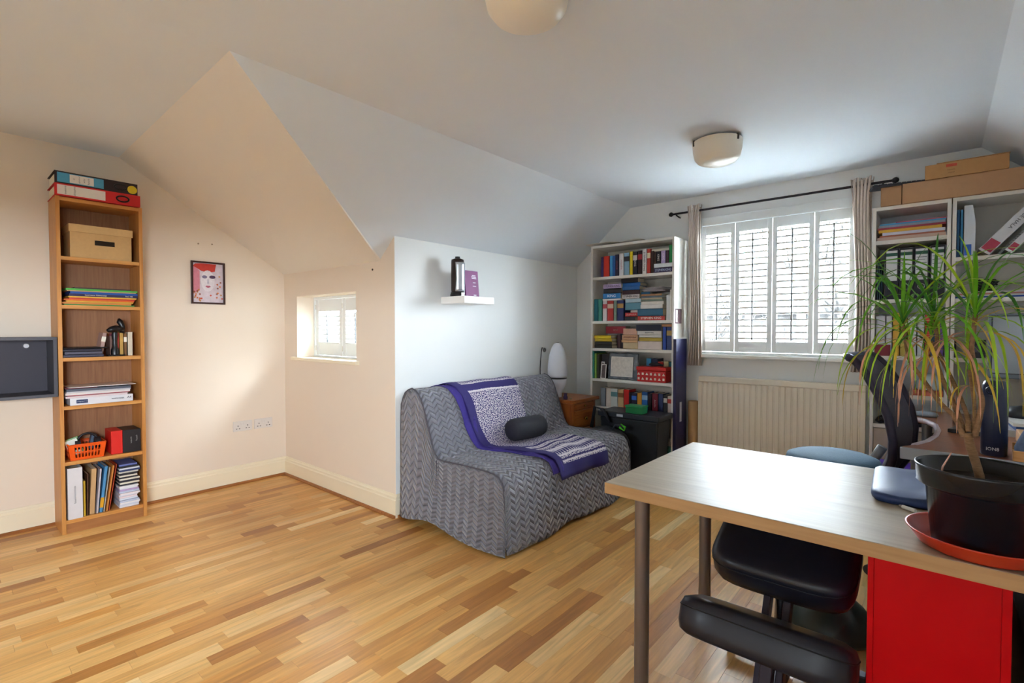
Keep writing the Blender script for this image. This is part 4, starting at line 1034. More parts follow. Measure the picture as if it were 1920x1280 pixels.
zt = pile('in the third pile of the third shelf', WZ[2], [(617, 856, .068, '#dccfc8', 'white and pink'), (622, 852, .030, '#b8a03a', 'yellow and black'), (620, 848, .022, '#e6e2dc', 'thin white'), (607, 848, .034, '#dedad4', 'white', '~~~~~~', '#3a3a44'), (598, 850, .050, '#23263c', 'navy')])
upright('at the right end of the third shelf', WZ[2], [(862, 897, .188, '#2348a4', 'royal blue'), (902, 955, .188, '#2a3a70', 'navy and gold', None, None, '#a89050')])
book(I4, cx(850), YF + .02, WZ[2] + .1895, .022, cx(955) - cx(850), .13, '#b07c4c', 'brown book lying across the blue books of the third shelf', GB, lying=True)
# fourth shelf
def cz7(yc): return PY(1200, 630 + .1875 * yc, YF).z
for i, (a, b, h, c_, nm) in enumerate([(172, 186, .245, '#2a7a6a', 'green'), (187, 205, .225, '#7a9a3a', 'lime'), (206, 226, .215, '#3a3a30', 'dark')]):
    o = MB().box(cx(a, 300, 630), cx(b, 300, 630) - .001, YF - .01 + .01 * i, YF + .2, WZ[3] + .0006, WZ[3] + h).build('magazine', M(c_, .4, 0, .15, 30, 0, 'magazine_cover'))
    tag(o, '%s magazine standing at the left end of the fourth shelf' % nm, 'magazine', 'magazines on the fourth shelf')
o = MB().box(cx(228), cx(305), YF + .06, YF + .2, WZ[3] + .0006, WZ[3] + .22).build('box_file', M('#2a2428', .5, 0, .2, 40, 0, 'dark_card'), bevel=.003)
tag(o, 'dark box file in the shadow behind the small photographs', 'box')
for i, (a, b, h, dy) in enumerate([(228, 262, .150, .03), (246, 294, .130, .01)]):
    t = thing('photo_frame', ['small photograph behind, leaning on the fourth shelf', 'small photograph in front, leaning on the fourth shelf'][i], 'photo', (cx((a + b) / 2), YF + dy, WZ[3]), 'small photographs on the fourth shelf')
    L = T(cx(a), YF + dy, WZ[3] + .001) @ RX(radians(-8))
    MB().box(0, cx(b) - cx(a), 0, .004, 0, h).xf(L).build('border', M('#e6e2dc', .5, 0, .03, 40, 0, 'photo_paper'), t)
    MB().box(.006, cx(b) - cx(a) - .006, -.0006, 0, .008, h - .008).xf(L).build('image', M('#6a5a58', .5, 0, .5, 70, 0, 'photo_print'), t)
t = thing('picture_in_wrap', 'pale framed print in grey plastic wrap on the fourth shelf', 'picture', (cx(470), YF + .03, WZ[3]))
L = T(cx(308), YF + .03, WZ[3] + .0008) @ RX(radians(-6))
pw = cx(604) - cx(308)
def wrap(u, v): return L @ Vector((pw * u, -.004 + .006 * sin(u * 23 + v * 11) * sin(v * 17), .232 * v + .004 * sin(u * 12) * v))
MB().box(.006, pw - .006, .006, .02, .004, .228).xf(L).build('mount_board', M('#4c525a', .5, 0, .1, 30, 0, 'grey_card'), t)
MB().grid(wrap, 24, 20).build('plastic_wrap', M('#5c636c', .25, 0, .2, 14, .1, 'grey_plastic', spec=.8), t, solid=.001)
MB().box(.035, pw - .045, -.014, -.012, .03, .195).xf(L).build('print', M('#d9d4cc', .5, 0, .22, 45, 0, 'line_drawing'), t)
m = MB(); q = .004
m.box(.031, .035, -.0155, -.0115, .026, .199).box(pw - .045, pw - .041, -.0155, -.0115, .026, .199).box(.035, pw - .045, -.0155, -.0115, .026, .030).box(.035, pw - .045, -.0155, -.0115, .195, .199)
m.xf(L); m.build('thin_border', M('#f0ece4', .5, 0, .03, 40, 0, 'white_card'), t)
for i, (a, b, h, c_, nm) in enumerate([(640, 690, .19, '#3a9cd0', 'light blue'), (692, 755, .19, '#1f2a50', 'navy'), (757, 812, .165, '#b8302c', 'red'), (816, 866, .17, '#c9bc90', 'cream'), (868, 910, .165, '#1f6a74', 'teal'), (914, 950, .19, '#2a8a68', 'green')]):
    book(I4, cx(a) + .0005, YF + .13, WZ[3] + .0006, cx(b) - cx(a) - .001, h, .12, c_, '%s book standing behind the red tin on the fourth shelf' % nm, GB)
t = thing('gift_tin', 'red and white patterned gift tin on the fourth shelf', 'tin', (cx(760), YF + .05, WZ[3]))
a, b = cx(612), cx(912)
MB().box(a + .004, b - .004, YF - .005, YF + .115, WZ[3] + .0006, WZ[3] + .095).build('tin_body', M('#c4231f', .4, 0, .05, 30, 0, 'red_enamel'), t, bevel=.008)
MB().box(a, b, YF - .009, YF + .119, WZ[3] + .096, WZ[3] + .128).build('lid', M('#cc2a24', .4, 0, .05, 30, 0, 'red_enamel'), t, bevel=.006)
for k in range(7):
    for r_ in range(2):
        xx = a + .022 + k * (b - a - .044) / 6; zz = WZ[3] + .028 + r_ * .04; s_ = .012
        pts = [(0, s_), (-s_, -s_ * .8), (s_, -s_ * .8)] if (k + r_) % 2 else [(-s_ * .7, s_ * .8), (s_ * .7, s_ * .8), (s_ * .7, -s_ * .8), (-s_ * .7, -s_ * .8)]
        MB().prism([(xx + p[0], zz + p[1]) for p in pts], YF - .0062, YF - .0048, 'y').build('printed_motif', M('#e9dccb', .5, 0, .05, 40, 0, 'print'), t)
m = MB(); m.tube([(cx(712), YF + .05, WZ[3] + .143), (cx(740), YF + .048, WZ[3] + .148), (cx(800), YF + .048, WZ[3] + .148), (cx(850), YF + .05, WZ[3] + .142)], [.007, .014, .014, .007], 10)
tag(m.build('spectacle_case', M('#23252e', .5, 0, .05, 30, 0, 'black_leather')), 'black spectacle case lying on the red gift tin', 'case')
# fifth shelf
upright('on the fifth shelf of the ' + W_, WZ[4], [
    (240, 290, .182, '#7f8894', 'grey'), (291, 345, .182, '#cfc2b8', 'pale pink'), (346, 412, .182, '#c8ccc8', 'pale grey', None, None, '#5f8a90'), (414, 470, .178, '#c9a678', 'tan', None, None, '#8a5a34'), (471, 526, .182, '#c8231f', 'bright red'),
    (527, 549, .158, '#1f1c22', 'black'), (551, 603, .160, '#2a2038', 'black and neon', None, None, '#3a70d0'), (606, 652, .162, '#d8932c', 'orange'), (655, 713, .175, '#2f6cc0', 'blue', None, None, '#9cc4e4'), (716, 753, .165, '#2a1a24', 'black and red'),
    (756, 815, .170, '#7a2030', 'maroon', '~~~~', '#e8d8d0'), (820, 868, .172, '#34406a', 'dark blue patterned'), (874, 912, .165, '#2a2a2c', 'black and white', None, None, '#d8d4cc'), (915, 955, .160, '#c9b8b0', 'white and red', None, None, '#b83a34')])
for k in range(3):
    sheets(I4, cx(195 + 10 * k), cx(440 + 12 * k), YF - .035, YF + .012, WZ[4] + .0006 + k * .006, WZ[4] + .006 + k * .006, ['#d8d0c4', '#c9a888', '#e4e2de'][k], ['cream papers lying at the front of the fifth shelf', 'tan folder lying on the cream papers of the fifth shelf', 'white papers topping the tan folder on the fifth shelf'][k], 'papers on the fifth shelf')
# curled white sheet on top
def curl(u, v): return Vector((WX0 - .05 + .55 * u, YF - .012 + .26 * v, 2.0005 + .004 + .016 * max(0, sin(u * 5.6 - .5)) + .012 * (1 - v) * max(0, sin(u * 8 + 1))))
tag(MB().grid(curl, 30, 8).build('poster_sheet', M('#e9e4da', .6, 0, .03, 20, 0, 'poster_paper'), solid=.002), 'curled white sheet lying on top of the wide white bookcase', 'paper')
# card stuck on the bookcase side
t = thing('picture_card', 'colourful picture card stuck on the side of the wide white bookcase', 'card', (WX1, YF + .08, 1.31))
MB().box(WX1 + .0004, WX1 + .002, YF + .02, YF + .15, 1.30, 1.42).build('card', M('#6a4a50', .5, 0, .5, 30, 0, 'photo_print'), t)
MB().box(WX1 + .0021, WX1 + .0026, YF + .03, YF + .07, 1.31, 1.41).build('pale_figure', M('#c9c2b8', .5, 0, .3, 40, 0, 'photo_print'), t)
# navy board leaning on the side
t = thing('navy_board', 'tall navy blue board standing between bookcase and curtain', 'board', (WX1 + .03, YF + .1, 0))
MB().box(WX1 + .004, WX1 + .028, YF - .02, YF + .20, .002, 1.175).build('board', M('#23204a', .45, 0, .05, 20, 0, 'navy_laminate'), t, bevel=.002)
MB().box(WX1 + .0279, WX1 + .0288, YF + .06, YF + .10, .50, .66).build('white_label', M('#c8c4cc', .5, 0, .1, 60, 0, 'label_paper'), t)
m = MB().lathe([(0, 0), (.045, 0), (.045, .655), (.041, .655), (.041, .62), (0, .62)], (WX1 + .078, YF + .235, .001), 24)
tag(m.build('cardboard_tube', M('#b98f5e', .7, 0, .06, 30, .05, 'kraft_tube')), 'tan cardboard tube standing between navy board and radiator', 'tube')
# ------------------------------------------------------------------ black bin, bag, bottles
t = thing('storage_bin', 'large black plastic storage bin in front of the white bookcase', 'bin', (-1.87, 3.76, 0))
bkm = M('#23272e', .45, 0, .06, 20, .02, 'black_polypropylene')
def taper(x0, x1, y0, y1, z0, z1, i):
    return MB().add([(x0 + i, y0 + i, z0), (x1 - i, y0 + i, z0), (x1 - i, y1 - i, z0), (x0 + i, y1 - i, z0), (x0, y0, z1), (x1, y0, z1), (x1, y1, z1), (x0, y1, z1)],
                    [(0, 3, 2, 1), (4, 5, 6, 7), (0, 1, 5, 4), (1, 2, 6, 5), (2, 3, 7, 6), (3, 0, 4, 7)])
taper(-2.13, -1.625, 3.615, 3.86, .001, .54, .035).build('tub', bkm, t, bevel=.012, seg=3)
MB().box(-2.145, -1.612, 3.602, 3.872, .541, .585).build('lid', M('#2a2f38', .4, 0, .06, 20, .02, 'black_polypropylene'), t, bevel=.008)
m = MB().box(-1.97, -1.915, 3.6005, 3.6022, .552, .572); m.build('clip_label', M('#b8bcc4', .5, 0, .05, 40, 0, 'label_paper'), t)
t = thing('green_box', 'small green plastic box standing on the black bin lid', 'box', (-1.83, 3.66, .585))
MB().box(-1.905, -1.76, 3.625, 3.72, .5856, .635).build('tub', M('#177a45', .35, 0, .04, 30, 0, 'green_plastic'), t, bevel=.004)
MB().box(-1.91, -1.755, 3.62, 3.725, .6352, .648).build('lid', M('#1c8a50', .35, 0, .04, 30, 0, 'green_plastic'), t, bevel=.003)
# backpack squeezed beside the sofa
t = thing('backpack', 'dark checked backpack with green tag beside the sofa end', 'backpack', (-2.0, 3.53, 0))
def bag(u, v):
    a = 2 * pi * u; zz = v
    r = (1 - abs(2 * v - 1) ** 4) ** .5 if 0 < v < 1 else 0
    return Vector((-2.02 + .21 * r * cos(a), 3.535 + .062 * r * sin(a), .004 + .47 * v + .01 * sin(a * 3)))
MB().grid(bag, 24, 16).build('body', M('#24262e', .75, 0, .3, 25, .2, 'checked_nylon'), t)
MB().tube([(-2.16, 3.53, .45), (-2.14, 3.55, .62), (-2.08, 3.575, .60), (-2.02, 3.58, .50)], .014, 8).build('strap', M('#1f2028', .7, 0, .1, 30, .1, 'webbing'), t)
MB().cbox((-1.865, 3.505, .49), (.05, .02, .04), Matrix.Rotation(.4, 3, 'Y')).build('green_tag', M('#4fd02a', .5, 0, .05, 30, 0, 'neon_green'), t, bevel=.006)
MB().tube([(-1.95, 3.50, .46), (-1.92, 3.49, .505), (-1.88, 3.49, .51), (-1.85, 3.50, .48)], .008, 8).build('handle_loop', M('#3a3d46', .7, 0, .1, 30, .1, 'webbing'), t)
for i, (x_, c_, c2) in enumerate([(-1.77, '#d8cfc0', '#c9a23a'), (-1.685, '#cfd4d4', '#2f8a86')]):
    t = thing('spray_bottle', ['white spray bottle with yellow hose in the bookcase bottom', 'clear and teal spray bottle in the bookcase bottom'][i], 'bottle', (x_, YF + .06, .081), 'spray bottles')
    MB().lathe([(0, 0), (.034, 0), (.036, .01), (.036, .14), (.02, .19), (.014, .21), (0, .21)], (x_, YF + .06, .081), 18).build('bottle', M(c2 if i else '#cfc8b8', .3, 0, .05, 20, 0, 'bottle_plastic'), t)
    m = MB().cyl((x_, YF + .06, .291), (x_, YF + .06, .33), .016, n=14); m.cbox((x_ - .012, YF + .045, .345), (.07, .03, .034)); m.cbox((x_ + .005, YF + .03, .315), (.008, .012, .04))
    m.build('trigger_head', M(c_, .35, 0, .03, 30, 0, 'white_plastic'), t, bevel=.004)
# ------------------------------------------------------------------ curtain rod and curtains
t = thing('curtain_rod', 'thin black metal curtain rod with ball ends above the window', 'curtain rod', (-1.0, YD - .1, 2.2))
ry, rz = YD - .085, 2.222
blk = M('#27242a', .4, .4, .05, 30, 0, 'black_iron')
MB().cyl((-1.73, ry, rz), (-.25, ry, rz), .0085, n=14).build('pole', blk, t)
for x_ in (-1.745, -.235):
    m = MB(); m.lathe([(0, -.02), (.012, -.016), (.019, -.004), (.019, .004), (.012, .016), (0, .02)], (0, 0, 0), 14); m.xf(T(x_, ry, rz) @ RY(pi / 2)); m.build('finial', blk, t)
for x_ in (-1.70, -.30):
    MB().tube([(x_, YD - .001, rz - .02), (x_, YD - .03, rz - .018), (x_, ry, rz - .012)], .006, 8).build('bracket', blk, t)
def curtain(x0, x1, z0, label, flare, sd):
    rnd = random.Random(sd); n = 60
    cm = M('#c2b3a6', .8, 0, .06, 60, .05, 'taupe_linen', stretch=(30, 30, 1))
    def fn(u, v):
        zz = z0 + (2.262 - z0) * v
        sp = 1 - .30 * v * (1 - v) * 2
        xm = (x0 + x1) / 2 + .01 * sin(v * 5)
        wd = (x1 - x0) * (sp + flare * max(0, 1 - v * 3) * .4 + (.25 if v > .93 else 0) * (v - .93) * 10)
        ph = u * 5.5 * 2 * pi
        return Vector((xm + (u - .5) * wd + .006 * sin(ph * 2 + v * 3), ry + .028 * sin(ph + .6 * sin(v * 4)) * (1 - .3 * v) - .002, zz + (.012 * sin(ph * 1.3) if v > .97 else 0)))
    o = MB().grid(fn, 110, 26).build('curtain', cm, solid=.002)
    return tag(o, label, 'curtain', 'taupe curtains')
curtain(-1.585, -1.492, .955, 'taupe curtain gathered at the bookcase side of the window', .6, 1)
curtain(-.458, -.352, .96, 'taupe curtain gathered beside the shelves of files', .2, 2)
# ------------------------------------------------------------------ radiator
t = thing('radiator', 'cream ribbed panel radiator under the big window', 'radiator', (-.92, YD - .06, .15))
x0, x1, z0, z1, yf_ = -1.50, -.375, .16, .872, YD - .095
rad = M('#e2d7c4', .4, 0, .015, 10, 0, 'cream_radiator_enamel')
pts = []; nf = 27; pit = (x1 - x0 - .03) / nf
pts.append((x0, yf_)); pts.append((x0 + .012, yf_))
for k in range(nf):
    a = x0 + .015 + k * pit
    pts += [(a + pit * .30, yf_), (a + pit * .42, yf_ + .006), (a + pit * .58, yf_ + .006), (a + pit * .70, yf_)]
pts += [(x1, yf_), (x1, yf_ + .05), (x0, yf_ + .05)]
MB().prism(pts, z0 + .05, z1 - .045, 'z').build('ribbed_panel', rad, t)
MB().box(x0, x1, yf_, yf_ + .05, z1 - .045, z1).build('top_edge', rad, t, bevel=.006)
MB().box(x0, x1, yf_, yf_ + .05, z0, z0 + .05).build('bottom_edge', rad, t, bevel=.006)
for x_ in (x0 + .12, x1 - .12): MB().box(x_, x_ + .03, yf_ + .05, YD - .001, z0 + .1, z1 - .1).build('wall_bracket', rad, t)
MB().cyl((x1 + .02, yf_ + .025, 0.0), (x1 + .02, yf_ + .025, z0 + .03), .0075, n=10).build('pipe', rad, t)
MB().cyl((x1 - .002, yf_ + .025, z0 + .025), (x1 + .03, yf_ + .025, z0 + .025), .013, n=12).build('valve', white_m, t)
MB().cyl((x1 - .06, yf_ - .004, z0 + .22), (x1 - .06, yf_, z0 + .22), .004, n=8).build('bleed_screw', M('#8a7a68', .4, .5, .05, 30, 0, 'brass'), t)
# ------------------------------------------------------------------ ceiling lamps
def ceiling_lamp(x, y, label):
    t = thing('ceiling_lamp', label, 'lamp', (x, y, ZC - .15), 'opal dome ceiling lamps')
    op = M('#ece2d0', .28, 0, .012, 12, 0, 'opal_glass')
    MB().lathe([(.136, .0), (.138, -.004), (.134, -.05), (.125, -.092), (.108, -.114), (.078, -.127), (.042, -.133), (0, -.135)], (x, y, ZC - .012), 40).build('glass_bowl', op, t)
    MB().lathe([(0, 0), (.05, 0), (.05, -.02), (.035, -.03), (.035, -.07), (0, -.07)], (x, y, ZC - .0005), 24).build('ceiling_rose', M('#cfc8be', .4, 0, .02, 20, 0, 'white_metal'), t)
    for k in range(3):
        a = radians(-20) + k * 2 * pi / 3
        MB().cbox((x + .137 * cos(a), y + .137 * sin(a), ZC - .022), (.010, .012, .034), Matrix.Rotation(a, 3, 'Z')).build('clip', M('#57514c', .35, .6, .05, 30, 0, 'dark_metal'), t, bevel=.002)
        MB().tube([(x + .048 * cos(a), y + .048 * sin(a), ZC - .008), (x + .135 * cos(a), y + .135 * sin(a), ZC - .008)], .004, 6).build('arm', M('#57514c', .35, .6, .05, 30, 0, 'dark_metal'), t)
LZ = PZ(1345, 262, ZC)
ceiling_lamp(LZ.x, LZ.y, 'white opal dome ceiling lamp in front of the big window')
LZ2 = PZ(988, -48, ZC)
ceiling_lamp(LZ2.x, LZ2.y, 'white opal dome ceiling lamp nearest the camera, cut by the top')
# ------------------------------------------------------------------ two narrow white bookcases on the right
U1A, U1B, U2A, U2B = -.334, .041, .046, .445
UZ1 = [1.808, 1.438, 1.085, .848, .655, .36, .06]; UZ2 = [1.672, 1.432, 1.085, .75, .40, .06]
white_case('narrow white bookcase with black files beside the curtain', U1A, U1B, 2.018, UZ1, '#c9ced4')
white_case('narrow white bookcase with leaning white binders at the right edge', U2A, U2B, 2.018, UZ2, '#cfccc6')
def ux(xc): return PY(1620 + .140625 * xc, 480, YF).x
# folders on the top shelf
z = UZ1[0] + .0006
for i, (a, b, th, c_, nm) in enumerate([(-.312, .018, .022, '#c9a898', 'pink-beige'), (-.30, .012, .010, '#b06a50', 'rust'), (-.285, .015, .018, '#cfcfe0', 'pale lilac'), (-.305, .0, .018, '#d8a83a', 'yellow'), (-.31, .018, .012, '#a03a4a', 'crimson edged'), (-.305, .015, .014, '#8a92a4', 'slate'), (-.30, .018, .010, '#3f8fc0', 'blue'), (-.22, .02, .006, '#c23a50', 'red')]):
    o = MB().box(a, b, YF + .012 + rr(0, .01), YF + .24, z, z + th - .0008).build('document_folder', M(c_, .5, 0, .06, 30, 0, 'folder_card'))
    tag(o, '%s document folder, %s from the bottom above the black files' % (nm, ORD[i]), 'folder', 'folders above the black files'); z += th
# black lever arch files
def arch_file(x0, x1, zs, label, lines):
    t = thing('lever_arch_file', label, 'file', ((x0 + x1) / 2, YF + .14, zs), 'black lever arch files')
    cm = M('#20222e', .5, 0, .06, 40, .02, 'file_board'); h = .315; y0 = YF + .006
    MB().box(x0, x1, y0, y0 + .003, zs + .0006, zs + h).box(x0, x0 + .003, y0 + .003, YF + .255, zs + .0006, zs + h).box(x1 - .003, x1, y0 + .003, YF + .255, zs + .0006, zs + h).build('cover', cm, t)
    MB().box(x0 + .004, x1 - .004, y0 + .015, YF + .25, zs + .002, zs + h - .012).build('paper_block', page_m, t)
    MB().box(x0 + .006, x1 - .006, y0 - .0008, y0 - .0001, zs + .115, zs + .302).build('spine_label', M('#d3d6d8', .6, 0, .04, 40, 0, 'label_paper'), t)
    MB().box(x0 + .006, x1 - .006, y0 - .0013, y0 - .0008, zs + .268, zs + .288).build('green_stripe', M('#2a5a48', .6, 0, .04, 40, 0, 'label_print'), t)
    m = MB(); n = 18
    m.tube([Vector(((x0 + x1) / 2 + .016 * cos(2 * pi * k / n), y0 - .001, zs + .075 + .016 * sin(2 * pi * k / n))) for k in range(n + 1)], .003, 6)
    m.build('finger_ring', M('#b8bcc0', .25, .8, .05, 40, 0, 'steel'), t)
    for k, zz in enumerate(lines):
        MB().box(x0 + .010, x1 - .010 - .008 * (k % 2), y0 - .0013, y0 - .0008, zs + zz, zs + zz + .0035).build('ink_line', M('#5a5c6a', .6, 0, .3, 300, 0, 'pen_ink'), t)
fx = [(1659, 1684.5), (1686, 1712.5), (1714, 1741.5), (1744, 1772)]
for i, (a, b) in enumerate(fx):
    arch_file(PY(a, 500, YF).x, PY(b, 500, YF).x, UZ1[1], ['black lever arch file nearest the curtain, with a plain label', 'black lever arch file, second from the curtain', 'black lever arch file, third from the curtain, label covered in handwriting', 'black lever arch file farthest from the curtain, label crossed out'][i], [[.245], [.235, .21, .18, .15], [.25, .235, .215, .175, .145, .13], [.25, .23, .205, .18]][i])
o = MB().box(PY(1772.6, 500, YF).x, PY(1774, 500, YF).x, YF + .01, YF + .22, UZ1[1] + .0006, UZ1[1] + .31).build('document_folder', M('#9aa6b4', .4, 0, .05, 30, 0, 'grey_plastic'))
tag(o, 'thin grey plastic folder wedged beside the last black file', 'folder')
for i in range(3):
    def slv(u, v, i=i): return Vector((-.303 + .010 * i + .002 * sin(v * 7), YF - .012 + .006 * i + .10 * u, UZ1[1] + .001 + .235 * v - .006 * i * v + .006 * sin(u * 6) * v))
    o = MB().grid(slv, 6, 10).build('plastic_sleeve', M(['#5a86a8', '#7aa4c0', '#42709a'][i], .2, 0, .2, 20, 0, 'blue_plastic', spec=.7), solid=.0015)
    tag(o, ['blue plastic sleeve at the very edge beside the curtain', 'pale blue plastic sleeve in the middle of the three sleeves', 'deep blue plastic sleeve against the first black file'][i], 'sleeve', 'blue sleeves beside the black files')
# third compartment: mixed folders behind the plant
def rowv(zs, items, where, yo=.03, dp=.2, grp='folders behind the plant'):
    for i, (a, b, h, c_, nm) in enumerate(items):
        book(I4, a, YF + yo, zs + .0006, b - a - .001, h, dp, c_, '%s %s, %s from the curtain' % (nm, where, ORD[i]), grp, name='folder', cat='folder')
rowv(UZ1[2], [(-.312, -.262, .25, '#cfd2da', 'white magazine file'), (-.260, -.228, .25, '#d5d8de', 'pale grey folder'), (-.226, -.190, .27, '#d8a83a', 'yellow folder'), (-.188, -.152, .24, '#b9a24a', 'mustard folder'), (-.150, -.108, .245, '#d5d8dc', 'white lettered file'), (-.106, -.072, .24, '#c8ccd4', 'pale file'), (-.070, -.044, .255, '#c23a34', 'red folder'), (-.042, -.018, .25, '#34406a', 'navy folder'), (-.016, .018, .22, '#6a4a9a', 'violet folder')], 'standing behind the plant')
o = MB().box(-.315, -.235, YF + .002, YF + .026, UZ1[2] + .0006, UZ1[2] + .07).build('card_box', M('#8a2a38', .5, 0, .06, 30, 0, 'maroon_card'), bevel=.002); tag(o, 'small maroon box in front of the white magazine file', 'box')
# fourth compartment: odds and ends
t = thing('wire_basket', 'tangle of grey cables and gadgets on the shelf behind the plant', 'cables', (-.25, YF + .08, UZ1[3]))
m = MB(); rnd = random.Random(9)
m.tube([Vector((-.25 + .055 * cos(k * .9) * rnd.uniform(.5, 1), YF + .08 + .05 * sin(k * 1.3), UZ1[3] + .075 + .03 * sin(k * .7 + 1) + .0)) for k in range(40)], .005, 6)
m.build('cable_coil', M('#6a6a70', .5, 0, .3, 30, 0, 'grey_rubber'), t)
o = MB().box(-.31, -.17, YF + .01, YF + .16, UZ1[3] + .0006, UZ1[3] + .032).build('white_box', M('#cfd0d2', .45, 0, .04, 30, 0, 'white_plastic'), bevel=.004); tag(o, 'flat white box under the tangle of grey cables', 'box')
m = MB().lathe([(0, 0), (.062, 0), (.066, .01), (.062, .05), (.045, .085), (.02, .098), (0, .10)], (-.045, YF + .09, UZ1[3] + .035), 24)
tag(m.build('glass_dome', M('#b9ccd0', .15, 0, .1, 15, 0, 'pale_glass', spec=.8)), 'pale domed glass ornament behind the plant stems', 'ornament')
o = MB().box(-.12, .02, YF + .01, YF + .19, UZ1[3] + .0006, UZ1[3] + .034).build('game_box', M('#b8604a', .5, 0, .5, 40, 0, 'printed_card'), bevel=.002); tag(o, 'flat colourful printed box under the glass ornament', 'box')
# fifth: ledge with black cables and a beige drawer box below
m = MB(); rnd = random.Random(2)
for s_ in range(3):
    m.tube([Vector((-.25 + .10 * s_ + .05 * cos(k * .8 + s_), YF + .04 + .05 * sin(k * 1.1), UZ1[4] + .03 + .022 * sin(k * .9 + s_))) for k in range(22)], .008, 6)
tag(m.build('cable_bundle', M('#1d1e26', .5, 0, .1, 30, 0, 'black_rubber')), 'heap of black cables on the lower shelf behind the office chair', 'cables')
t = thing('drawer_box', 'beige drawer box with dark handle under the black cables', 'drawer box', (-.15, YF + .05, UZ1[5]))
MB().box(-.312, .018, YF - .004, YF + .22, UZ1[5] + .0006, UZ1[5] + .265).build('box_body', M('#b8a898', .5, 0, .04, 20, 0, 'beige_laminate'), t, bevel=.003)
MB().box(-.19, -.09, YF - .010, YF - .004, UZ1[5] + .18, UZ1[5] + .195).build('handle', M('#2a2a30', .4, 0, .04, 20, 0, 'dark_plastic'), t)
t = thing('wooden_crate', 'low brown wooden crate on the floor behind the office chair', 'crate', (-.21, 3.7, 0))
cw = wood('#8a5a34', '#a87044', 'x', .5, 5, 'crate_wood')
for z0_ in (.02, .16, .30):
    MB().box(-.33, -.10, 3.50, 3.515, z0_, z0_ + .12).build('slat', cw, t); MB().box(-.33, -.10, 3.865, 3.88, z0_, z0_ + .12).build('slat', cw, t)
    MB().box(-.33, -.315, 3.5152, 3.8648, z0_, z0_ + .12).build('slat', cw, t); MB().box(-.115, -.10, 3.5152, 3.8648, z0_, z0_ + .12).build('slat', cw, t)
MB().box(-.33, -.10, 3.50, 3.88, .4203, .438).build('lid', cw, t)
MB().box(-.314, -.116, 3.516, 3.864, .0, .018).build('base_board', cw, t)
o = MB().box(-.325, -.11, 3.51, 3.80, .4386, .455).build('document_folder', M('#4a1fb0', .45, 0, .05, 30, 0, 'violet_plastic')); tag(o, 'bright violet folder lying on the low wooden crate', 'folder')
# second narrow bookcase
rowv(UZ2[0], [(.066, .080, .275, '#1f5a8a', 'blue book'), (.081, .094, .272, '#2a7aa8', 'bright blue book')], 'at the top left of the right-edge bookcase', .01, .2, 'blue books in the right-edge bookcase')
t = thing('magazine_file', 'white magazine file with blue label in the right-edge bookcase', 'magazine file', (.12, YF + .1, UZ2[0]))
MB().prism([(.097, UZ2[0] + .0006), (.146, UZ2[0] + .0006), (.146, UZ2[0] + .20), (.133, UZ2[0] + .295), (.097, UZ2[0] + .295)], YF + .012, YF + .23, 'y').build('file_body', M('#d3d8de', .45, 0, .03, 30, 0, 'white_card'), t)
MB().box(.099, .130, YF + .0105, YF + .0118, UZ2[0] + .008, UZ2[0] + .07).build('blue_label', M('#2b62b8', .5, 0, .05, 40, 0, 'label_print'), t)
def lean_binder(x, w_, h_, lean, label, txt, zs):
    t = thing('ring_binder', label, 'binder', (x, YF + .1, zs), 'white leaning binders')
    L = T(x, YF + .008, zs + .001 + w_ * sin(lean)) @ RY(lean)
    MB().box(0, w_, 0, .003, 0, h_).box(0, .003, .003, .22, 0, h_).box(w_ - .003, w_, .003, .22, 0, h_).xf(L).build('cover', M('#d9d9dc', .4, 0, .03, 30, 0, 'white_vinyl'), t)
    MB().box(.004, w_ - .004, .012, .21, .004, h_ - .02).xf(L).build('paper_block', page_m, t)
    MB().box(.004, w_ - .004, -.0012, -.0002, .012, .012 + w_ * 1.15).xf(L).build('red_label', M('#b03a50', .5, 0, .08, 60, 0, 'label_print'), t)
    lettering(txt, w_ * .42, L @ frame_from((0, 0, -1), (1, 0, 0), (w_ * .5, -.0015, h_ * .66)), M('#4a4a56', .6, 0, .03, 30, 0, 'pen_ink'), t, maxw=h_ * .4)
lean_binder(.160, .058, .31, radians(40), 'thick white binder with red label leaning in the right-edge bookcase', 'BE HALA', UZ2[0])
lean_binder(.268, .036, .20, radians(40), 'thinner white binder leaning behind the thick one', '~~~~~', UZ2[0])
L = T(.242, YF + .03, UZ2[0] + .010) @ RY(radians(40))
t = thing('spiral_notebook', 'grey spiral notebook leaning between the two white binders', 'notebook', (.24, YF + .1, UZ2[0]))
MB().box(0, .010, 0, .17, 0, .22).xf(L).build('cover', M('#a8b0b0', .5, 0, .05, 30, 0, 'grey_card'), t)
m = MB()
for k in range(16): m.cyl((0, -.004, .01 + k * .013), (.010, -.004, .01 + k * .013), .003, n=6)
m.xf(L); m.build('spiral_wire', M('#8a8d92', .3, .8, .05, 30, 0, 'wire'), t)
m = MB(); rnd = random.Random(5)
m.tube([Vector((.20 + .05 * cos(k * 1.1) * rnd.uniform(.6, 1), YF + .07 + .04 * sin(k * 1.7), UZ2[1] + .075 + .03 * sin(k * .8))) for k in range(46)], .006, 6)
tag(m.build('earphone_cables', M('#1f2028', .4, 0, .1, 30, 0, 'black_rubber')), 'black knotted earphone cables on the papers of the right-edge bookcase', 'cables')
for i, (c_, nm) in enumerate([('#2a52b0', 'blue'), ('#d0d2d6', 'white'), ('#c88a80', 'salmon'), ('#dcdcdc', 'topmost white')]):
    sheets(I4, .066 + .01 * (i % 2), .42, YF + .012 - .004 * i, YF + .22, UZ2[1] + .0006 + i * .009, UZ2[1] + .009 + i * .009, c_, '%s paper wad in the right-edge bookcase, under the cables' % nm, 'paper wads under the cables')
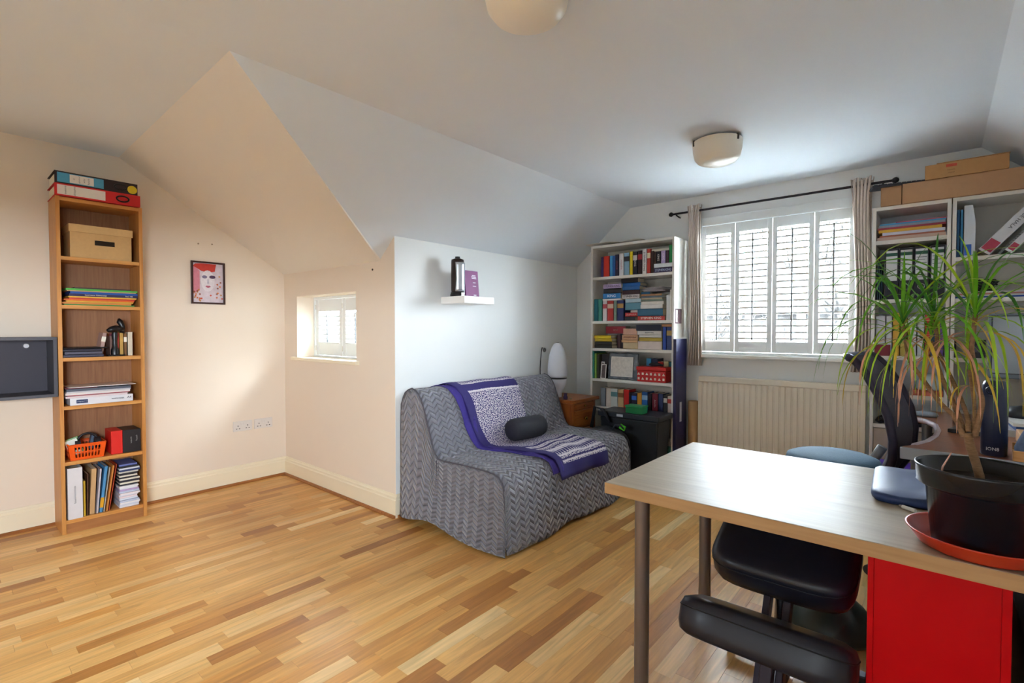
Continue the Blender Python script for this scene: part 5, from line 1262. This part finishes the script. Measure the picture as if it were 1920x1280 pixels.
for i, c_ in enumerate(['#1d1a26', '#2a2034', '#1a1a20']):
    o = MB().box(.135, .20, YF + .02, YF + .17, UZ2[2] + .0006 + .036 * i, UZ2[2] + .035 + .036 * i).build('disc_case', M(c_, .3, 0, .1, 60, 0, 'black_plastic'), bevel=.002)
    tag(o, 'black disc case stacked left of the monitor, %s from the bottom' % ORD[i], 'case', 'black disc cases')
o = MB().box(.066, .074, YF + .02, YF + .2, UZ2[2] + .0006, UZ2[2] + .12).build('dark_booklet', M('#3a3440', .5, 0, .1, 60, 0, 'dark_card')); tag(o, 'thin dark booklet standing at the shelf edge near the monitor', 'booklet')
# boxes on top
o = MB().box(-.295, -.192, YF - .01, YF + .22, 2.0185, 2.135).build('cardboard_box', M('#b58a62', .75, 0, .05, 40, .03, 'kraft_board'), bevel=.002); tag(o, 'small square cardboard box on the bookcase beside the curtain', 'box')
o = MB().box(-.188, .40, YF - .02, YF + .2, 2.0185, 2.138).build('cardboard_box', M('#b88d66', .75, 0, .05, 40, .03, 'kraft_board'), bevel=.002); tag(o, 'long plain cardboard box lying across both narrow bookcases', 'box')
t = thing('cardboard_box', 'flat cardboard mailer with red print on top of the long box', 'box', (.1, YF + .08, 2.1385))
MB().box(-.082, .276, YF - .03, YF + .19, 2.1386, 2.222).build('box_body', M('#bc8c58', .75, 0, .05, 40, .03, 'kraft_board'), t, bevel=.002)
MB().box(-.03, .279, YF - .033, YF + .19, 2.2222, 2.226).build('lid_flap', M('#a87a4a', .75, 0, .05, 40, .03, 'kraft_board'), t)
MB().box(.012, .06, YF - .0312, YF - .0302, 2.196, 2.212).build('red_print', M('#c8503a', .6, 0, .1, 60, 0, 'print'), t)
for k in range(2): lettering('~~~~~~' if k == 0 else '~~~~~', .011, frame_from((1, 0, 0), (0, 0, 1), (.035, YF - .0312, 2.178 - .016 * k)), M('#3a2a20', .6, 0, .05, 30, 0, 'print'), t, maxw=.045)
t = thing('keyboard', 'black keyboard lying on the small box beside the curtain', 'keyboard', (-.22, YF + .02, 2.1355))
L = T(-.24, YF + .03, 2.1445) @ RZ(radians(12)) @ RX(radians(2))
MB().box(-.11, .17, -.06, .07, -.008, .006).xf(L).build('case', M('#22242c', .4, 0, .05, 30, 0, 'black_plastic'), t, bevel=.004)
for r_ in range(4):
    for k in range(11):
        MB().box(-.10 + k * .0235, -.081 + k * .0235, -.05 + r_ * .026, -.030 + r_ * .026, .0062, .011).xf(L).build('key', M('#2c2f3a', .45, 0, .05, 30, 0, 'black_plastic'), t)
# ------------------------------------------------------------------ brown corner desk
DZ = .765
t = thing('corner_desk', 'reddish brown desk with a curved cut-out in front of the narrow bookcases', 'desk', (.25, 3.2, 0))
edge = [(-.115, 2.60), (-.112, 2.64), (-.075, 2.70), (-.035, 2.82), (-.008, 2.98), (.002, 3.16), (-.010, 3.34), (-.045, 3.46), (-.095, 3.52), (-.135, 3.55), (-.145, 3.62), (-.12, 3.78), (-.09, 3.885)]
poly = edge + [(.735, 3.885), (.735, 2.56)]
brown = wood('#7c4022', '#9c5830', 'x', .28, 5, 'mahogany_veneer', coat=.3)
MB().prism(poly, DZ - .022, DZ, 'z').build('desk_top', brown, t, bevel=.002)
m = MB().tube([Vector((x_, y_, DZ - .006)) for x_, y_ in edge[2:10]], .013, 8); m.build('edge_lip', M('#b9aeb8', .3, 0, .03, 30, 0, 'grey_lipping'), t)
MB().prism([(-.118, 2.60), (.735, 2.556), (.735, 2.575), (-.118, 2.62)], DZ - .046, DZ + .001, 'z').build('front_edge', M('#9aa0a6', .35, 0, .03, 30, 0, 'grey_lipping'), t, bevel=.003)
for x_, y_ in ((.68, 2.64), (.68, 3.82), (-.05, 3.82), (-.06, 2.645)):
    MB().cyl((x_, y_, 0), (x_, y_, DZ - .022), .024, n=16).build('leg', M('#6a6e74', .4, .5, .03, 30, 0, 'grey_steel'), t)
# things on the desk
t = thing('computer_monitor', 'grey computer monitor at the right edge on the brown desk', 'monitor', (.38, 3.58, DZ))
a = radians(-6); L = T(.185, 3.50, 1.005) @ RZ(a)
MB().box(0, .52, 0, .035, 0, .325).xf(L).build('housing', M('#6f7a88', .4, 0, .03, 20, 0, 'blue_grey_plastic'), t, bevel=.006)
MB().box(.018, .502, -.003, .0, .028, .310).xf(L).build('screen', M('#8e969c', .12, 0, .04, 3, 0, 'dark_glossy_screen', spec=.6), t)
MB().box(.012, .018, -.004, .0, .022, .316).box(.502, .508, -.004, 0, .022, .316).box(.018, .502, -.004, 0, .310, .316).box(.018, .502, -.004, 0, .022, .028).xf(L).build('bezel', M('#2f3440', .4, 0, .03, 20, 0, 'dark_plastic'), t)
MB().cyl((.44, 3.53, DZ + .02), (.44, 3.52, 1.06), .022, n=14).build('stand_neck', M('#4a505a', .4, 0, .03, 20, 0, 'dark_plastic'), t)
MB().lathe([(0, 0), (.11, 0), (.11, .010), (.03, .022), (0, .022)], (.44, 3.53, DZ + .0006), 28).build('stand_foot', M('#4a505a', .4, 0, .03, 20, 0, 'dark_plastic'), t)
m = MB(); L = T(.135, 3.20, DZ + .0012) @ RZ(radians(-14))
t = thing('tablet_stand', 'black slim device with a paper pad on the brown desk', 'tablet', (.1, 3.2, DZ))
MB().box(-.08, .085, -.10, .08, 0, .018).xf(L).build('device', M('#2a2f34', .35, 0, .05, 30, 0, 'black_plastic'), t, bevel=.004)
MB().box(-.045, .08, -.085, .075, .0185, .026).xf(L).build('paper_pad', M('#d8d0a0', .7, 0, .08, 30, 0, 'yellow_paper'), t)
for i, (x_, y_, w_, d_, h_, c_, nm) in enumerate([(.24, 3.16, .30, .2, .03, '#d8d6d2', 'white'), (.26, 3.17, .28, .18, .02, '#3a5a9a', 'blue'), (.25, 3.165, .30, .19, .014, '#e0dcd6', 'top white')]):
    zz = DZ + .0008 + sum(q for q in (.0306, .0206)[:i])
    o = MB().cbox((x_ + w_ / 2, y_ + d_ / 2, zz + h_ / 2), (w_, d_, h_), Matrix.Rotation(rr(-.1, .1), 3, 'Z')).build('paper_pile', M(c_, .6, 0, .06, 40, 0, 'paper')); tag(o, '%s paper pile on the brown desk under the monitor' % nm, 'papers', 'paper piles under the monitor')
o = MB().box(.26, .56, 2.86, 3.10, DZ + .0006, DZ + .05).build('wooden_box', wood('#b88a5c', '#cfa274', 'x', .5, 5, 'pale_box_wood'), bevel=.003); tag(o, 'shallow pale wooden box on the brown desk by the monitor', 'box')
m = MB().lathe([(0, 0), (.045, 0), (.05, .02), (.04, .05), (0, .058)], (.30, 3.38, DZ + .066), 18)
tag(m.build('desk_gadget', M('#23252c', .4, 0, .05, 30, 0, 'black_plastic')), 'small rounded black gadget on the papers under the monitor', 'gadget')
m = MB(); m.lathe([(0, 0), (.03, 0), (.034, .008), (.03, .022), (.012, .03), (0, .031)], (0, 0, 0), 16); m.xf(T(-.055, 3.62, DZ + .0008) @ Matrix.Diagonal((1.7, 1, 1, 1)))
tag(m.build('computer_mouse', M('#8a929c', .3, .2, .03, 30, 0, 'silver_plastic')), 'silver computer mouse at the tip of the curved desk', 'mouse')
# thermos bottle
t = thing('thermos_flask', 'tall matt navy thermos flask standing on the brown desk', 'flask', (.165, 2.68, DZ))
bc_ = (.165, 2.675, DZ + .0008); nv = M('#1f2640', .35, 0, .04, 30, 0, 'matt_navy_steel')
MB().lathe([(0, 0), (.036, 0), (.0385, .004), (.0385, .225), (.037, .229)], bc_, 32).build('body', nv, t)
MB().lathe([(.037, .229), (.036, .231), (.0365, .235), (.0365, .270), (.032, .284), (.026, .288), (0, .288)], bc_, 32).build('lid', M('#232a44', .3, 0, .04, 30, 0, 'navy_plastic'), t)
m = MB(); n = 18
m.tube([Vector((bc_[0] - .012 + .014 * cos(2 * pi * k / n), bc_[1] - .037, bc_[2] + .252 + .014 * sin(2 * pi * k / n))) for k in range(n + 1)], .0035, 6); m.build('carry_ring', M('#1b2034', .3, 0, .04, 30, 0, 'navy_plastic'), t)
lettering('ION8', .018, frame_from((1, 0, 0), (0, 0, 1), (bc_[0] - .006, bc_[1] - .0392, bc_[2] + .028)), M('#d5d8e0', .4, 0, .03, 30, 0, 'print'), t, maxw=.036)
# wooden tray with denim cloth
t = thing('wooden_tray', 'pale wooden tray edge at the near side of the brown desk', 'tray', (.36, 2.66, DZ))
tw = wood('#c08a4e', '#d8a468', 'x', .45, 5, 'beech_tray')
L = T(.210, 2.585, DZ + .002) @ RZ(radians(-4))
m = MB().box(0, .42, 0, .014, 0, .038); m.xf(L); m.build('front_rail', tw, t, bevel=.003)
MB().box(0, .42, .014, .20, 0, .010).xf(L).build('base_board', tw, t)
MB().box(0, .42, .20, .214, 0, .038).xf(L).build('rear_rail', tw, t, bevel=.003)
MB().box(.406, .42, .014, .20, .010, .038).xf(L).build('end_rail', tw, t)
def cloth(u, v):
    x_ = .006 + .39 * u; y_ = .018 + .175 * v
    b_ = (max(0, sin(pi * v)) ** .5) * min(1, u * 12 + .25) * min(1, (1 - u) * 12 + .1)
    z_ = .011 + (.085 + .022 * sin(u * 9 + 1) + .012 * sin(u * 23 + v * 6)) * b_
    return L @ Vector((x_, y_ - .012 * sin(u * 17) * b_, z_))
tag(MB().grid(cloth, 60, 24).build('denim_cloth', M('#5c6f90', .85, 0, .3, 50, .25, 'washed_denim'), solid=.003), 'crumpled blue denim cloth heaped in the wooden tray', 'cloth')
# ------------------------------------------------------------------ office chair at the curved desk
oc = thing('office_chair', 'office chair with tall curved grey mesh back at the brown desk', 'chair', (-.02, 2.98, 0))
CH = T(-.02, 2.99, 0) @ RZ(radians(-7))
bp = [(-.205, .50), (-.20, .55), (-.172, .60), (-.150, .67), (-.146, .76), (-.165, .86), (-.205, .96), (-.255, 1.05), (-.300, 1.105), (-.33, 1.12)]
BPn, _ = resample(bp, 26)
mesh_m = M('#55535c', .7, 0, .25, 220, .2, 'black_mesh_fabric')
def backf(u, v):
    i = int(round(v * 26)); x_, z_ = BPn[i]
    wdt = .215 + .02 * sin(v * pi) - .04 * max(0, v - .8) * 5 * .5
    return CH @ Vector((x_ + .045 * (abs(2 * u - 1) ** 2.2), (2 * u - 1) * wdt, z_))
MB().grid(backf, 16, 26).build('mesh_back', mesh_m, oc, solid=.012)
frm = M('#231c30', .45, 0, .05, 30, 0, 'dark_frame_plastic')
for s_ in (0, 1):
    m = MB(); pts = [backf(s_, k / 26) for k in range(27)]
    m.tube(pts, .019, 8); m.build('back_frame_side', frm, oc)
m = MB(); m.tube([backf(k / 12, 1.0) for k in range(13)], .016, 8); m.build('back_frame_top', M('#4a5668', .4, 0, .05, 30, 0, 'grey_plastic'), oc)
def seatf(u, v):
    a = 2 * pi * u; rx, ry_ = .235, .24
    q = (abs(cos(a)) ** 4 + abs(sin(a)) ** 4) ** -.25
    r_ = [0, .6, .9, .99, 1.0, .98, .9, 0][int(round(v * 7))]; z_ = [.505, .505, .503, .495, .475, .455, .445, .445][int(round(v * 7))]
    return CH @ Vector((.03 + rx * r_ * q * cos(a), ry_ * r_ * q * sin(a), z_))
MB().grid(seatf, 32, 7).build('seat', M('#3a4458', .8, 0, .1, 200, .1, 'grey_blue_fabric'), oc)
MB().tube([CH @ Vector(p) for p in ((-.02, 0, .43), (-.16, 0, .43), (-.235, 0, .48), (-.225, 0, .60), (-.185, 0, .68))], .022, 10).build('back_support', M('#8d9198', .35, .3, .04, 30, 0, 'grey_plastic'), oc)
m = MB().cyl(CH @ Vector((.02, 0, .08)), CH @ Vector((.02, 0, .30)), .028, n=16); m.cyl(CH @ Vector((.02, 0, .30)), CH @ Vector((.02, 0, .445)), .018, n=14); m.build('gas_lift', M('#2a2a30', .3, .3, .05, 30, 0, 'black_metal'), oc)
for k in range(5):
    a = 2 * pi * k / 5 + .3
    lg = MB().tube([CH @ Vector((.02, 0, .10)), CH @ Vector((.02 + .15 * cos(a), .15 * sin(a), .095)), CH @ Vector((.02 + .28 * cos(a), .28 * sin(a), .075))], [.024, .020, .014], 8).build('leg', M('#26262c', .4, 0, .05, 30, 0, 'black_nylon'), oc)
    w_ = MB(); cc = CH @ Vector((.02 + .28 * cos(a), .28 * sin(a), .027)); dd = Vector((sin(a), -cos(a), 0)) * .018
    w_.cyl(cc - dd, cc + dd, .026, n=16); w_.build('castor', M('#1a1a1e', .4, 0, .05, 30, 0, 'black_nylon'), lg)
# ------------------------------------------------------------------ balance stool behind the table
t = thing('balance_stool', 'stool with blue-grey textured seat and black domed rubber base', 'stool', (-.33, 2.40, 0))
sc_ = (-.34, 2.486, 0)
MB().lathe([(0, .655), (.10, .655), (.155, .672), (.172, .695), (.168, .712), (.14, .724), (.07, .730), (0, .731)], sc_, 40).build('seat', M('#4f6f86', .8, 0, .12, 160, .25, 'blue_textured_fabric'), t)
dm_ = M('#36423f', .35, 0, .08, 25, .03, 'black_rubber')
MB().lathe([(0, .001), (.12, .001), (.15, .012), (.158, .035), (.152, .065), (.12, .11), (.075, .15), (.042, .172), (.036, .195), (.030, .20), (0, .20)], (-.325, 2.42, 0), 40).build('domed_base', dm_, t)
MB().tube([(-.325, 2.42, .19), (-.332, 2.45, .40), (-.34, 2.484, .66)], [.024, .020, .024], 14).build('column', M('#2a2a30', .35, .3, .05, 30, 0, 'black_metal'), t)
# ------------------------------------------------------------------ birch table in front
TX0, TX1, TY0, TY1, TZ = -.862, .64, 1.497, 2.300, .73
t = thing('table', 'pale birch table with round grey legs in the foreground', 'table', (-.1, 1.9, 0))
def birch(axis): return wood('#a0937f', '#b0a28d', axis, .42, 4, 'birch_laminate', spec=.1)
MB().box(TX0, TX1, TY0, TY1, TZ - .038, TZ).build('table_top', birch('x'), t, bevel=.0015)
m = MB(); e_ = .0006
m.box(TX0 - e_, TX1, TY0 - e_, TY0, TZ - .0375, TZ - .0015); m.box(TX0 - e_, TX0, TY0, TY1, TZ - .0375, TZ - .0015)
m.build('edge_band', wood('#b08a5e', '#c09a6c', 'x', .45, 5, 'birch_edge'), t)
lgm = M('#7d7471', .35, .55, .03, 30, 0, 'grey_lacquered_steel')
for x_, y_ in ((-.757, 1.565), (-.775, 2.22), (.56, 1.575), (.56, 2.22)):
    l_ = MB().cyl((x_, y_, .012), (x_, y_, TZ - .038), .0245, n=28).build('leg', lgm, t)
    MB().cyl((x_, y_, 0), (x_, y_, .0125), .022, n=20).build('foot', M('#2a2a2c', .5, 0, .05, 30, 0, 'black_plastic'), l_)
# ------------------------------------------------------------------ kneeling chair
t = thing('kneeling_chair', 'black leather kneeling chair pushed under the birch table', 'chair', (-.37, 1.8, 0))
lea = M('#20222e', .3, 0, .06, 40, .04, 'black_leatherette')
def pad(c, size, R, name, sag=0.0):
    def fn(u, v):
        a = 2 * pi * u; q = (abs(cos(a)) ** 5 + abs(sin(a)) ** 5) ** (-.2)
        r_ = [0, .55, .86, .965, 1.0, 1.0, .97, .9, 0][int(round(v * 8))]; z_ = [.5, .5, .49, .40, .22, -.22, -.42, -.5, -.5][int(round(v * 8))]
        x_ = size[0] / 2 * r_ * q * cos(a); y_ = size[1] / 2 * r_ * q * sin(a)
        return Vector(c) + R @ Vector((x_, y_, z_ * size[2] - sag * (x_ / (size[0] / 2)) ** 2 * -1 * (1 if z_ > 0 else .4)))
    o = MB().grid(fn, 44, 8).build(name, lea, t)
    # stitched seam around the pad
    pts = [Vector(c) + R @ Vector((size[0] / 2 * 1.0 * (abs(cos(2 * pi * k / 44)) ** 5 + abs(sin(2 * pi * k / 44)) ** 5) ** (-.2) * cos(2 * pi * k / 44), size[1] / 2 * (abs(cos(2 * pi * k / 44)) ** 5 + abs(sin(2 * pi * k / 44)) ** 5) ** (-.2) * sin(2 * pi * k / 44), .20 * size[2])) for k in range(45)]
    MB().tube(pts, .0022, 5).build('piping', M('#101016', .5, 0, .05, 30, 0, 'black_piping'), o)
pad((-.395, 1.915, .485), (.43, .34, .115), Matrix.Rotation(radians(24), 3, 'X'), 'seat_pad')
pad((-.395, 1.635, .315), (.48, .20, .115), Matrix.Rotation(radians(-22), 3, 'X'), 'knee_pad')
stl = M('#2b2530', .35, .5, .05, 30, 0, 'dark_steel')
for x_ in (-.425, -.365):
    m = MB(); R_ = Matrix.Rotation(radians(38), 3, 'X')
    m.cbox((x_, 1.79, .28), (.022, .045, .42), Matrix.Rotation(radians(-28), 3, 'X')); m.build('strut', stl, t, bevel=.003)
MB().cyl((-.395, 1.83, .20), (-.395, 1.86, .36), .016, n=14).build('gas_spring', M('#8a8a90', .25, .8, .05, 30, 0, 'chrome'), t)
MB().cbox((-.395, 1.66, .095), (.035, .05, .30), Matrix.Rotation(radians(-20), 3, 'X')).build('front_post', stl, t, bevel=.003)
MB().box(-.62, -.17, 1.555, 1.595, .045, .085).build('front_crossbar', stl, t, bevel=.004)
MB().box(-.62, -.17, 2.02, 2.06, .045, .085).build('rear_crossbar', stl, t, bevel=.004)
MB().box(-.415, -.375, 1.575, 2.04, .05, .08).build('spine_bar', stl, t, bevel=.004)
for x_ in (-.605, -.185):
    for y_ in (1.575, 2.04):
        w_ = MB().cyl((x_ - .010, y_, .0225), (x_ + .010, y_, .0225), .022, n=18); w_.build('castor', M('#17171b', .4, 0, .05, 30, 0, 'black_nylon'), t)
# ------------------------------------------------------------------ red steel drawer unit and computer under the table
t = thing('drawer_unit', 'bright red steel drawer unit under the birch table', 'drawer unit', (.0, 1.85, 0))
red = M('#d00010', .4, 0, .02, 6, 0, 'red_lacquer', spec=.2)
rx0, rx1, ry0, ry1, rz0, rz1 = -.137, .138, 1.625, 2.055, .045, .686
MB().box(rx0 + .002, rx1 - .002, ry0 + .003, ry1, rz0, rz1).build('cabinet_body', red, t, bevel=.002)
MB().box(rx0, rx0 + .0135, ry0 - .001, ry0 + .0032, rz0, rz1).build('corner_strip', red, t, bevel=.001)
MB().box(rx1 - .0175, rx1, ry0 - .001, ry0 + .0032, rz0, rz1).build('corner_strip', red, t, bevel=.001)
MB().box(rx0 + .0145, rx1 - .0185, ry0 - .0005, ry0 + .0028, rz0 + .001, rz1 - .001).build('rear_panel', red, t)
for x_ in (rx0 + .03, rx1 - .03):
    for y_ in (ry0 + .04, ry1 - .04):
        MB().cyl((x_ - .01, y_, .0222), (x_ + .01, y_, .0222), .022, n=16).build('castor', M('#17171b', .4, 0, .05, 30, 0, 'black_nylon'), t)
t = thing('computer_tower', 'black computer tower beside the red drawer unit', 'computer', (.27, 1.85, 0))
pcm = M('#241c28', .4, .2, .05, 30, 0, 'black_steel')
MB().box(.165, .365, 1.64, 2.10, .012, .50).build('case', pcm, t, bevel=.004)
for k in range(9):
    for j in range(2):
        MB().cbox((.195 + .07 * j, 1.6392, .08 + .045 * k), (.05, .003, .010), Matrix.Rotation(radians(35), 3, 'Y')).build('vent_slot', M('#7a5a44' if (k + j) % 3 == 0 else '#0e0a10', .4, .3, .05, 30, 0, 'vent'), t)
for x_ in (.19, .34):
    for y_ in (1.67, 2.07): MB().cyl((x_, y_, 0), (x_, y_, .0125), .012, n=12).build('foot', M('#101014', .5, 0, .05, 30, 0, 'rubber'), t)
MB().box(.16, .37, 1.636, 1.6395, .505, .62).build('cable_panel', pcm, t)
# ------------------------------------------------------------------ on the table: sleeve, cable, marker
L = T(.0, 2.06, TZ + .0006) @ RZ(radians(3))
def slv2(u, v):
    a = 2 * pi * u; q = (abs(cos(a)) ** 9 + abs(sin(a)) ** 9) ** (-1 / 9)
    r_ = [0, .6, .93, .985, 1, .985, .95, 0][int(round(v * 7))]; z_ = [.030, .031, .029, .024, .014, .005, .0, .0][int(round(v * 7))]
    x_ = .165 * r_ * q * cos(a); y_ = .205 * r_ * q * sin(a)
    return L @ Vector((x_, y_, z_ + .003 * sin(x_ * 30 + 1) * (z_ > .02)))
tag(MB().grid(slv2, 48, 7).build('laptop_sleeve', M('#263a66', .45, 0, .06, 40, .03, 'navy_neoprene')), 'navy laptop sleeve lying on the birch table', 'laptop sleeve')
m = MB(); m.tube([L @ Vector((.14 - .19 * sin(pi * k / 20), .03 + .075 * cos(pi * k / 20) + .02, .0345)) for k in range(21)], .0018, 6)
tag(m.build('charging_cable', M('#23242c', .4, 0, .05, 30, 0, 'black_rubber')), 'thin black cable looped over the navy laptop sleeve', 'cable')
pc = PZ(1702, 957, TZ)
t = thing('marker_cap', 'small white pen lying beside the red saucer', 'pen', (pc.x, pc.y, TZ))
MB().cyl((pc.x - .012, pc.y + .010, TZ + .0062), (pc.x + .018, pc.y - .012, TZ + .0062), .0055, n=12).build('barrel', M('#dcd8d0', .4, 0, .03, 30, 0, 'white_plastic'), t)
MB().cyl((pc.x - .020, pc.y + .016, TZ + .0062), (pc.x - .012, pc.y + .010, TZ + .0062), .003, .005, n=10).build('tip', M('#8a8078', .4, .3, .03, 30, 0, 'pen_tip'), t)
# ------------------------------------------------------------------ potted dragon tree
PCx, PCy = .080, 1.612
t = thing('plant_saucer', 'terracotta red plastic saucer under the black plant pot', 'saucer', (PCx, PCy, TZ))
sm = M('#c23a22', .35, 0, .04, 30, 0, 'terracotta_plastic')
MB().lathe([(0, .0006), (.108, .0006), (.118, .006), (.136, .034), (.141, .038), (.137, .039), (.131, .036), (.113, .010), (.100, .005), (0, .005)], (PCx, PCy, TZ), 56).build('dish', sm, t)
plant = thing('potted_plant', 'dragon tree with long drooping leaves in a black pot', 'plant', (PCx, PCy, TZ + .006))
pz = TZ + .0062
MB().lathe([(0, 0), (.086, 0), (.090, .004), (.104, .135), (.113, .139), (.120, .144), (.123, .182), (.125, .188), (.121, .189), (.118, .184), (.115, .15), (.100, .145), (.098, .13), (0, .13)], (PCx, PCy, pz), 56).build('pot', M('#1a1d24', .22, 0, .03, 20, 0, 'black_gloss_plastic'), plant)
def soilf(u, v):
    a = 2 * pi * u; r_ = .1125 * v
    return Vector((PCx + r_ * cos(a), PCy + r_ * sin(a), pz + .152 + .006 * sin(a * 5 + v * 9) * v * (1 - v) * 3 + .004 * (1 - v)))
MB().grid(soilf, 40, 10).build('soil', M('#2a1f1a', .95, 0, .4, 120, .6, 'potting_soil'), plant)
bark = M('#8a6a4c', .85, 0, .35, 60, .5, 'ringed_bark', stretch=(1, 1, 6))
def stem(pts, r0, r1, nm):
    P3 = [PY(a, b, PCy + dy) for a, b, dy in pts]
    # smooth resample
    out = []
    for i in range(len(P3) - 1):
        p0 = P3[max(i - 1, 0)]; p1 = P3[i]; p2 = P3[i + 1]; p3 = P3[min(i + 2, len(P3) - 1)]
        for k in range(5):
            s_ = k / 5
            out.append(.5 * ((2 * p1) + (p2 - p0) * s_ + (2 * p0 - 5 * p1 + 4 * p2 - p3) * s_ ** 2 + (3 * p1 - p0 - 3 * p2 + p3) * s_ ** 3))
    out.append(P3[-1]); n = len(out)
    MB().tube(out, [(r0 + (r1 - r0) * k / (n - 1)) * (1 + .06 * (k % 2)) for k in range(n)], 10).build(nm, bark, plant)
    return out[-1]
stem([(1838, 897, 0), (1828, 862, 0), (1819, 835, 0), (1815, 812, 0)], .0088, .0085, 'trunk')
c1 = stem([(1806, 818, 0), (1790, 782, .01), (1762, 754, .02), (1729, 709, .03), (1706, 675, .04), (1698, 636, .04), (1692, 606, .04)], .0056, .0042, 'branch')
c2 = stem([(1808, 812, .01), (1799, 782, .02), (1779, 737, .04), (1762, 697, .06), (1754, 661, .07), (1757, 633, .07), (1751, 600, .07)], .0056, .0042, 'branch')
c3 = stem([(1816, 809, 0), (1813, 779, .02), (1799, 742, .05), (1782, 706, .08), (1768, 678, .10), (1756, 655, .12), (1745, 640, .12)], .0052, .004, 'branch')
c4 = stem([(1828, 818, 0), (1836, 782, -.01), (1841, 751, -.01), (1831, 714, 0), (1822, 658, 0), (1824, 633, 0), (1829, 590, 0)], .0062, .0045, 'branch')
c5 = stem([(1824, 812, .01), (1827, 765, .02), (1822, 723, .03), (1817, 692, .04)], .0042, .0034, 'branch')
leaf_mats = [M('#62a81f', .4, 0, .25, 12, 0, 'fresh_leaf'), M('#3f7d2e', .4, 0, .25, 12, 0, 'dark_leaf'), M('#9cc42a', .42, 0, .25, 12, 0, 'lime_leaf'), M('#d2b03c', .5, 0, .3, 14, 0, 'yellowing_leaf'), M('#cf9a80', .6, 0, .25, 20, 0, 'withered_leaf')]
rnd = random.Random(21)
def leaf(base, az, el, ln, wd, droop, mi, twist=0.0):
    """arching blade: starts along (az, el) and bends down with gravity"""
    n = 10; p = Vector(base); d = Vector((cos(az) * cos(el), sin(az) * cos(el), sin(el))); pts = [p.copy()]; ds = [d.copy()]
    for k in range(n):
        d = (d + Vector((0, 0, -droop * (k + 1) / n * .35))).normalized()
        p = p + d * (ln / n); pts.append(p.copy()); ds.append(d.copy())
    vs_ = []
    for k, (q, dd) in enumerate(zip(pts, ds)):
        s_ = k / n
        w = wd * (.55 + .9 * s_ if s_ < .35 else .865 * (1 - ((s_ - .35) / .65) ** 1.6)) * .5 + .0003
        side = dd.cross(Vector((0, 0, 1)))
        if side.length < .05: side = Vector((-sin(az), cos(az), 0))
        side.normalize(); side = (Matrix.Rotation(twist * s_, 3, dd) @ side)
        up = side.cross(dd).normalized()
        vs_ += [q - side * w + up * w * .35, q, q + side * w + up * w * .35]
    fs = []
    for k in range(n):
        a = 3 * k; fs += [(a, a + 1, a + 4, a + 3), (a + 1, a + 2, a + 5, a + 4)]
    MB().add(vs_, fs, 0, True).build('leaf', leaf_mats[mi], plant, fixn=False)
def crown(c, n, big, seed, down=8):
    r_ = random.Random(seed)
    for k in range(n):
        az = 2 * pi * k * .381966 + r_.uniform(-.2, .2); s_ = k / n
        el = radians(r_.uniform(66, 86) - 62 * s_)
        ln = big * r_.uniform(.8, 1.15) * (.7 + .4 * (s_ > .15)); mi = r_.choice([0, 0, 1, 1, 2, 0]) if s_ < .7 else r_.choice([0, 2, 2, 3])
        leaf(c + Vector((0, 0, .02 - .05 * s_)), az, el, ln, r_.uniform(.0065, .0105), r_.uniform(.5, 1.3) + s_ * 1.3, mi, r_.uniform(-.6, .6))
    for k in range(down):
        az = r_.uniform(0, 2 * pi)
        leaf(c + Vector((0, 0, -.04)), az, radians(r_.uniform(-10, 15)), big * r_.uniform(.55, .95), r_.uniform(.004, .007), r_.uniform(2.6, 4.5), r_.choice([2, 3, 3, 4, 4]), r_.uniform(-1, 1))
crown(c1, 24, .30, 1, 10)
crown(c2, 25, .31, 2, 12)
crown(c3, 11, .27, 3, 8)
crown(c4, 25, .32, 4, 8)
crown(c5, 4, .15, 5, 4)
MB().tube([(PCx - .075, PCy - .05, pz + .15), (PCx - .07, PCy - .055, pz + .19), (PCx - .055, PCy - .05, pz + .225)], [.0022, .0020, .0012], 6).build('dry_leaf_stalk', leaf_mats[4], plant)
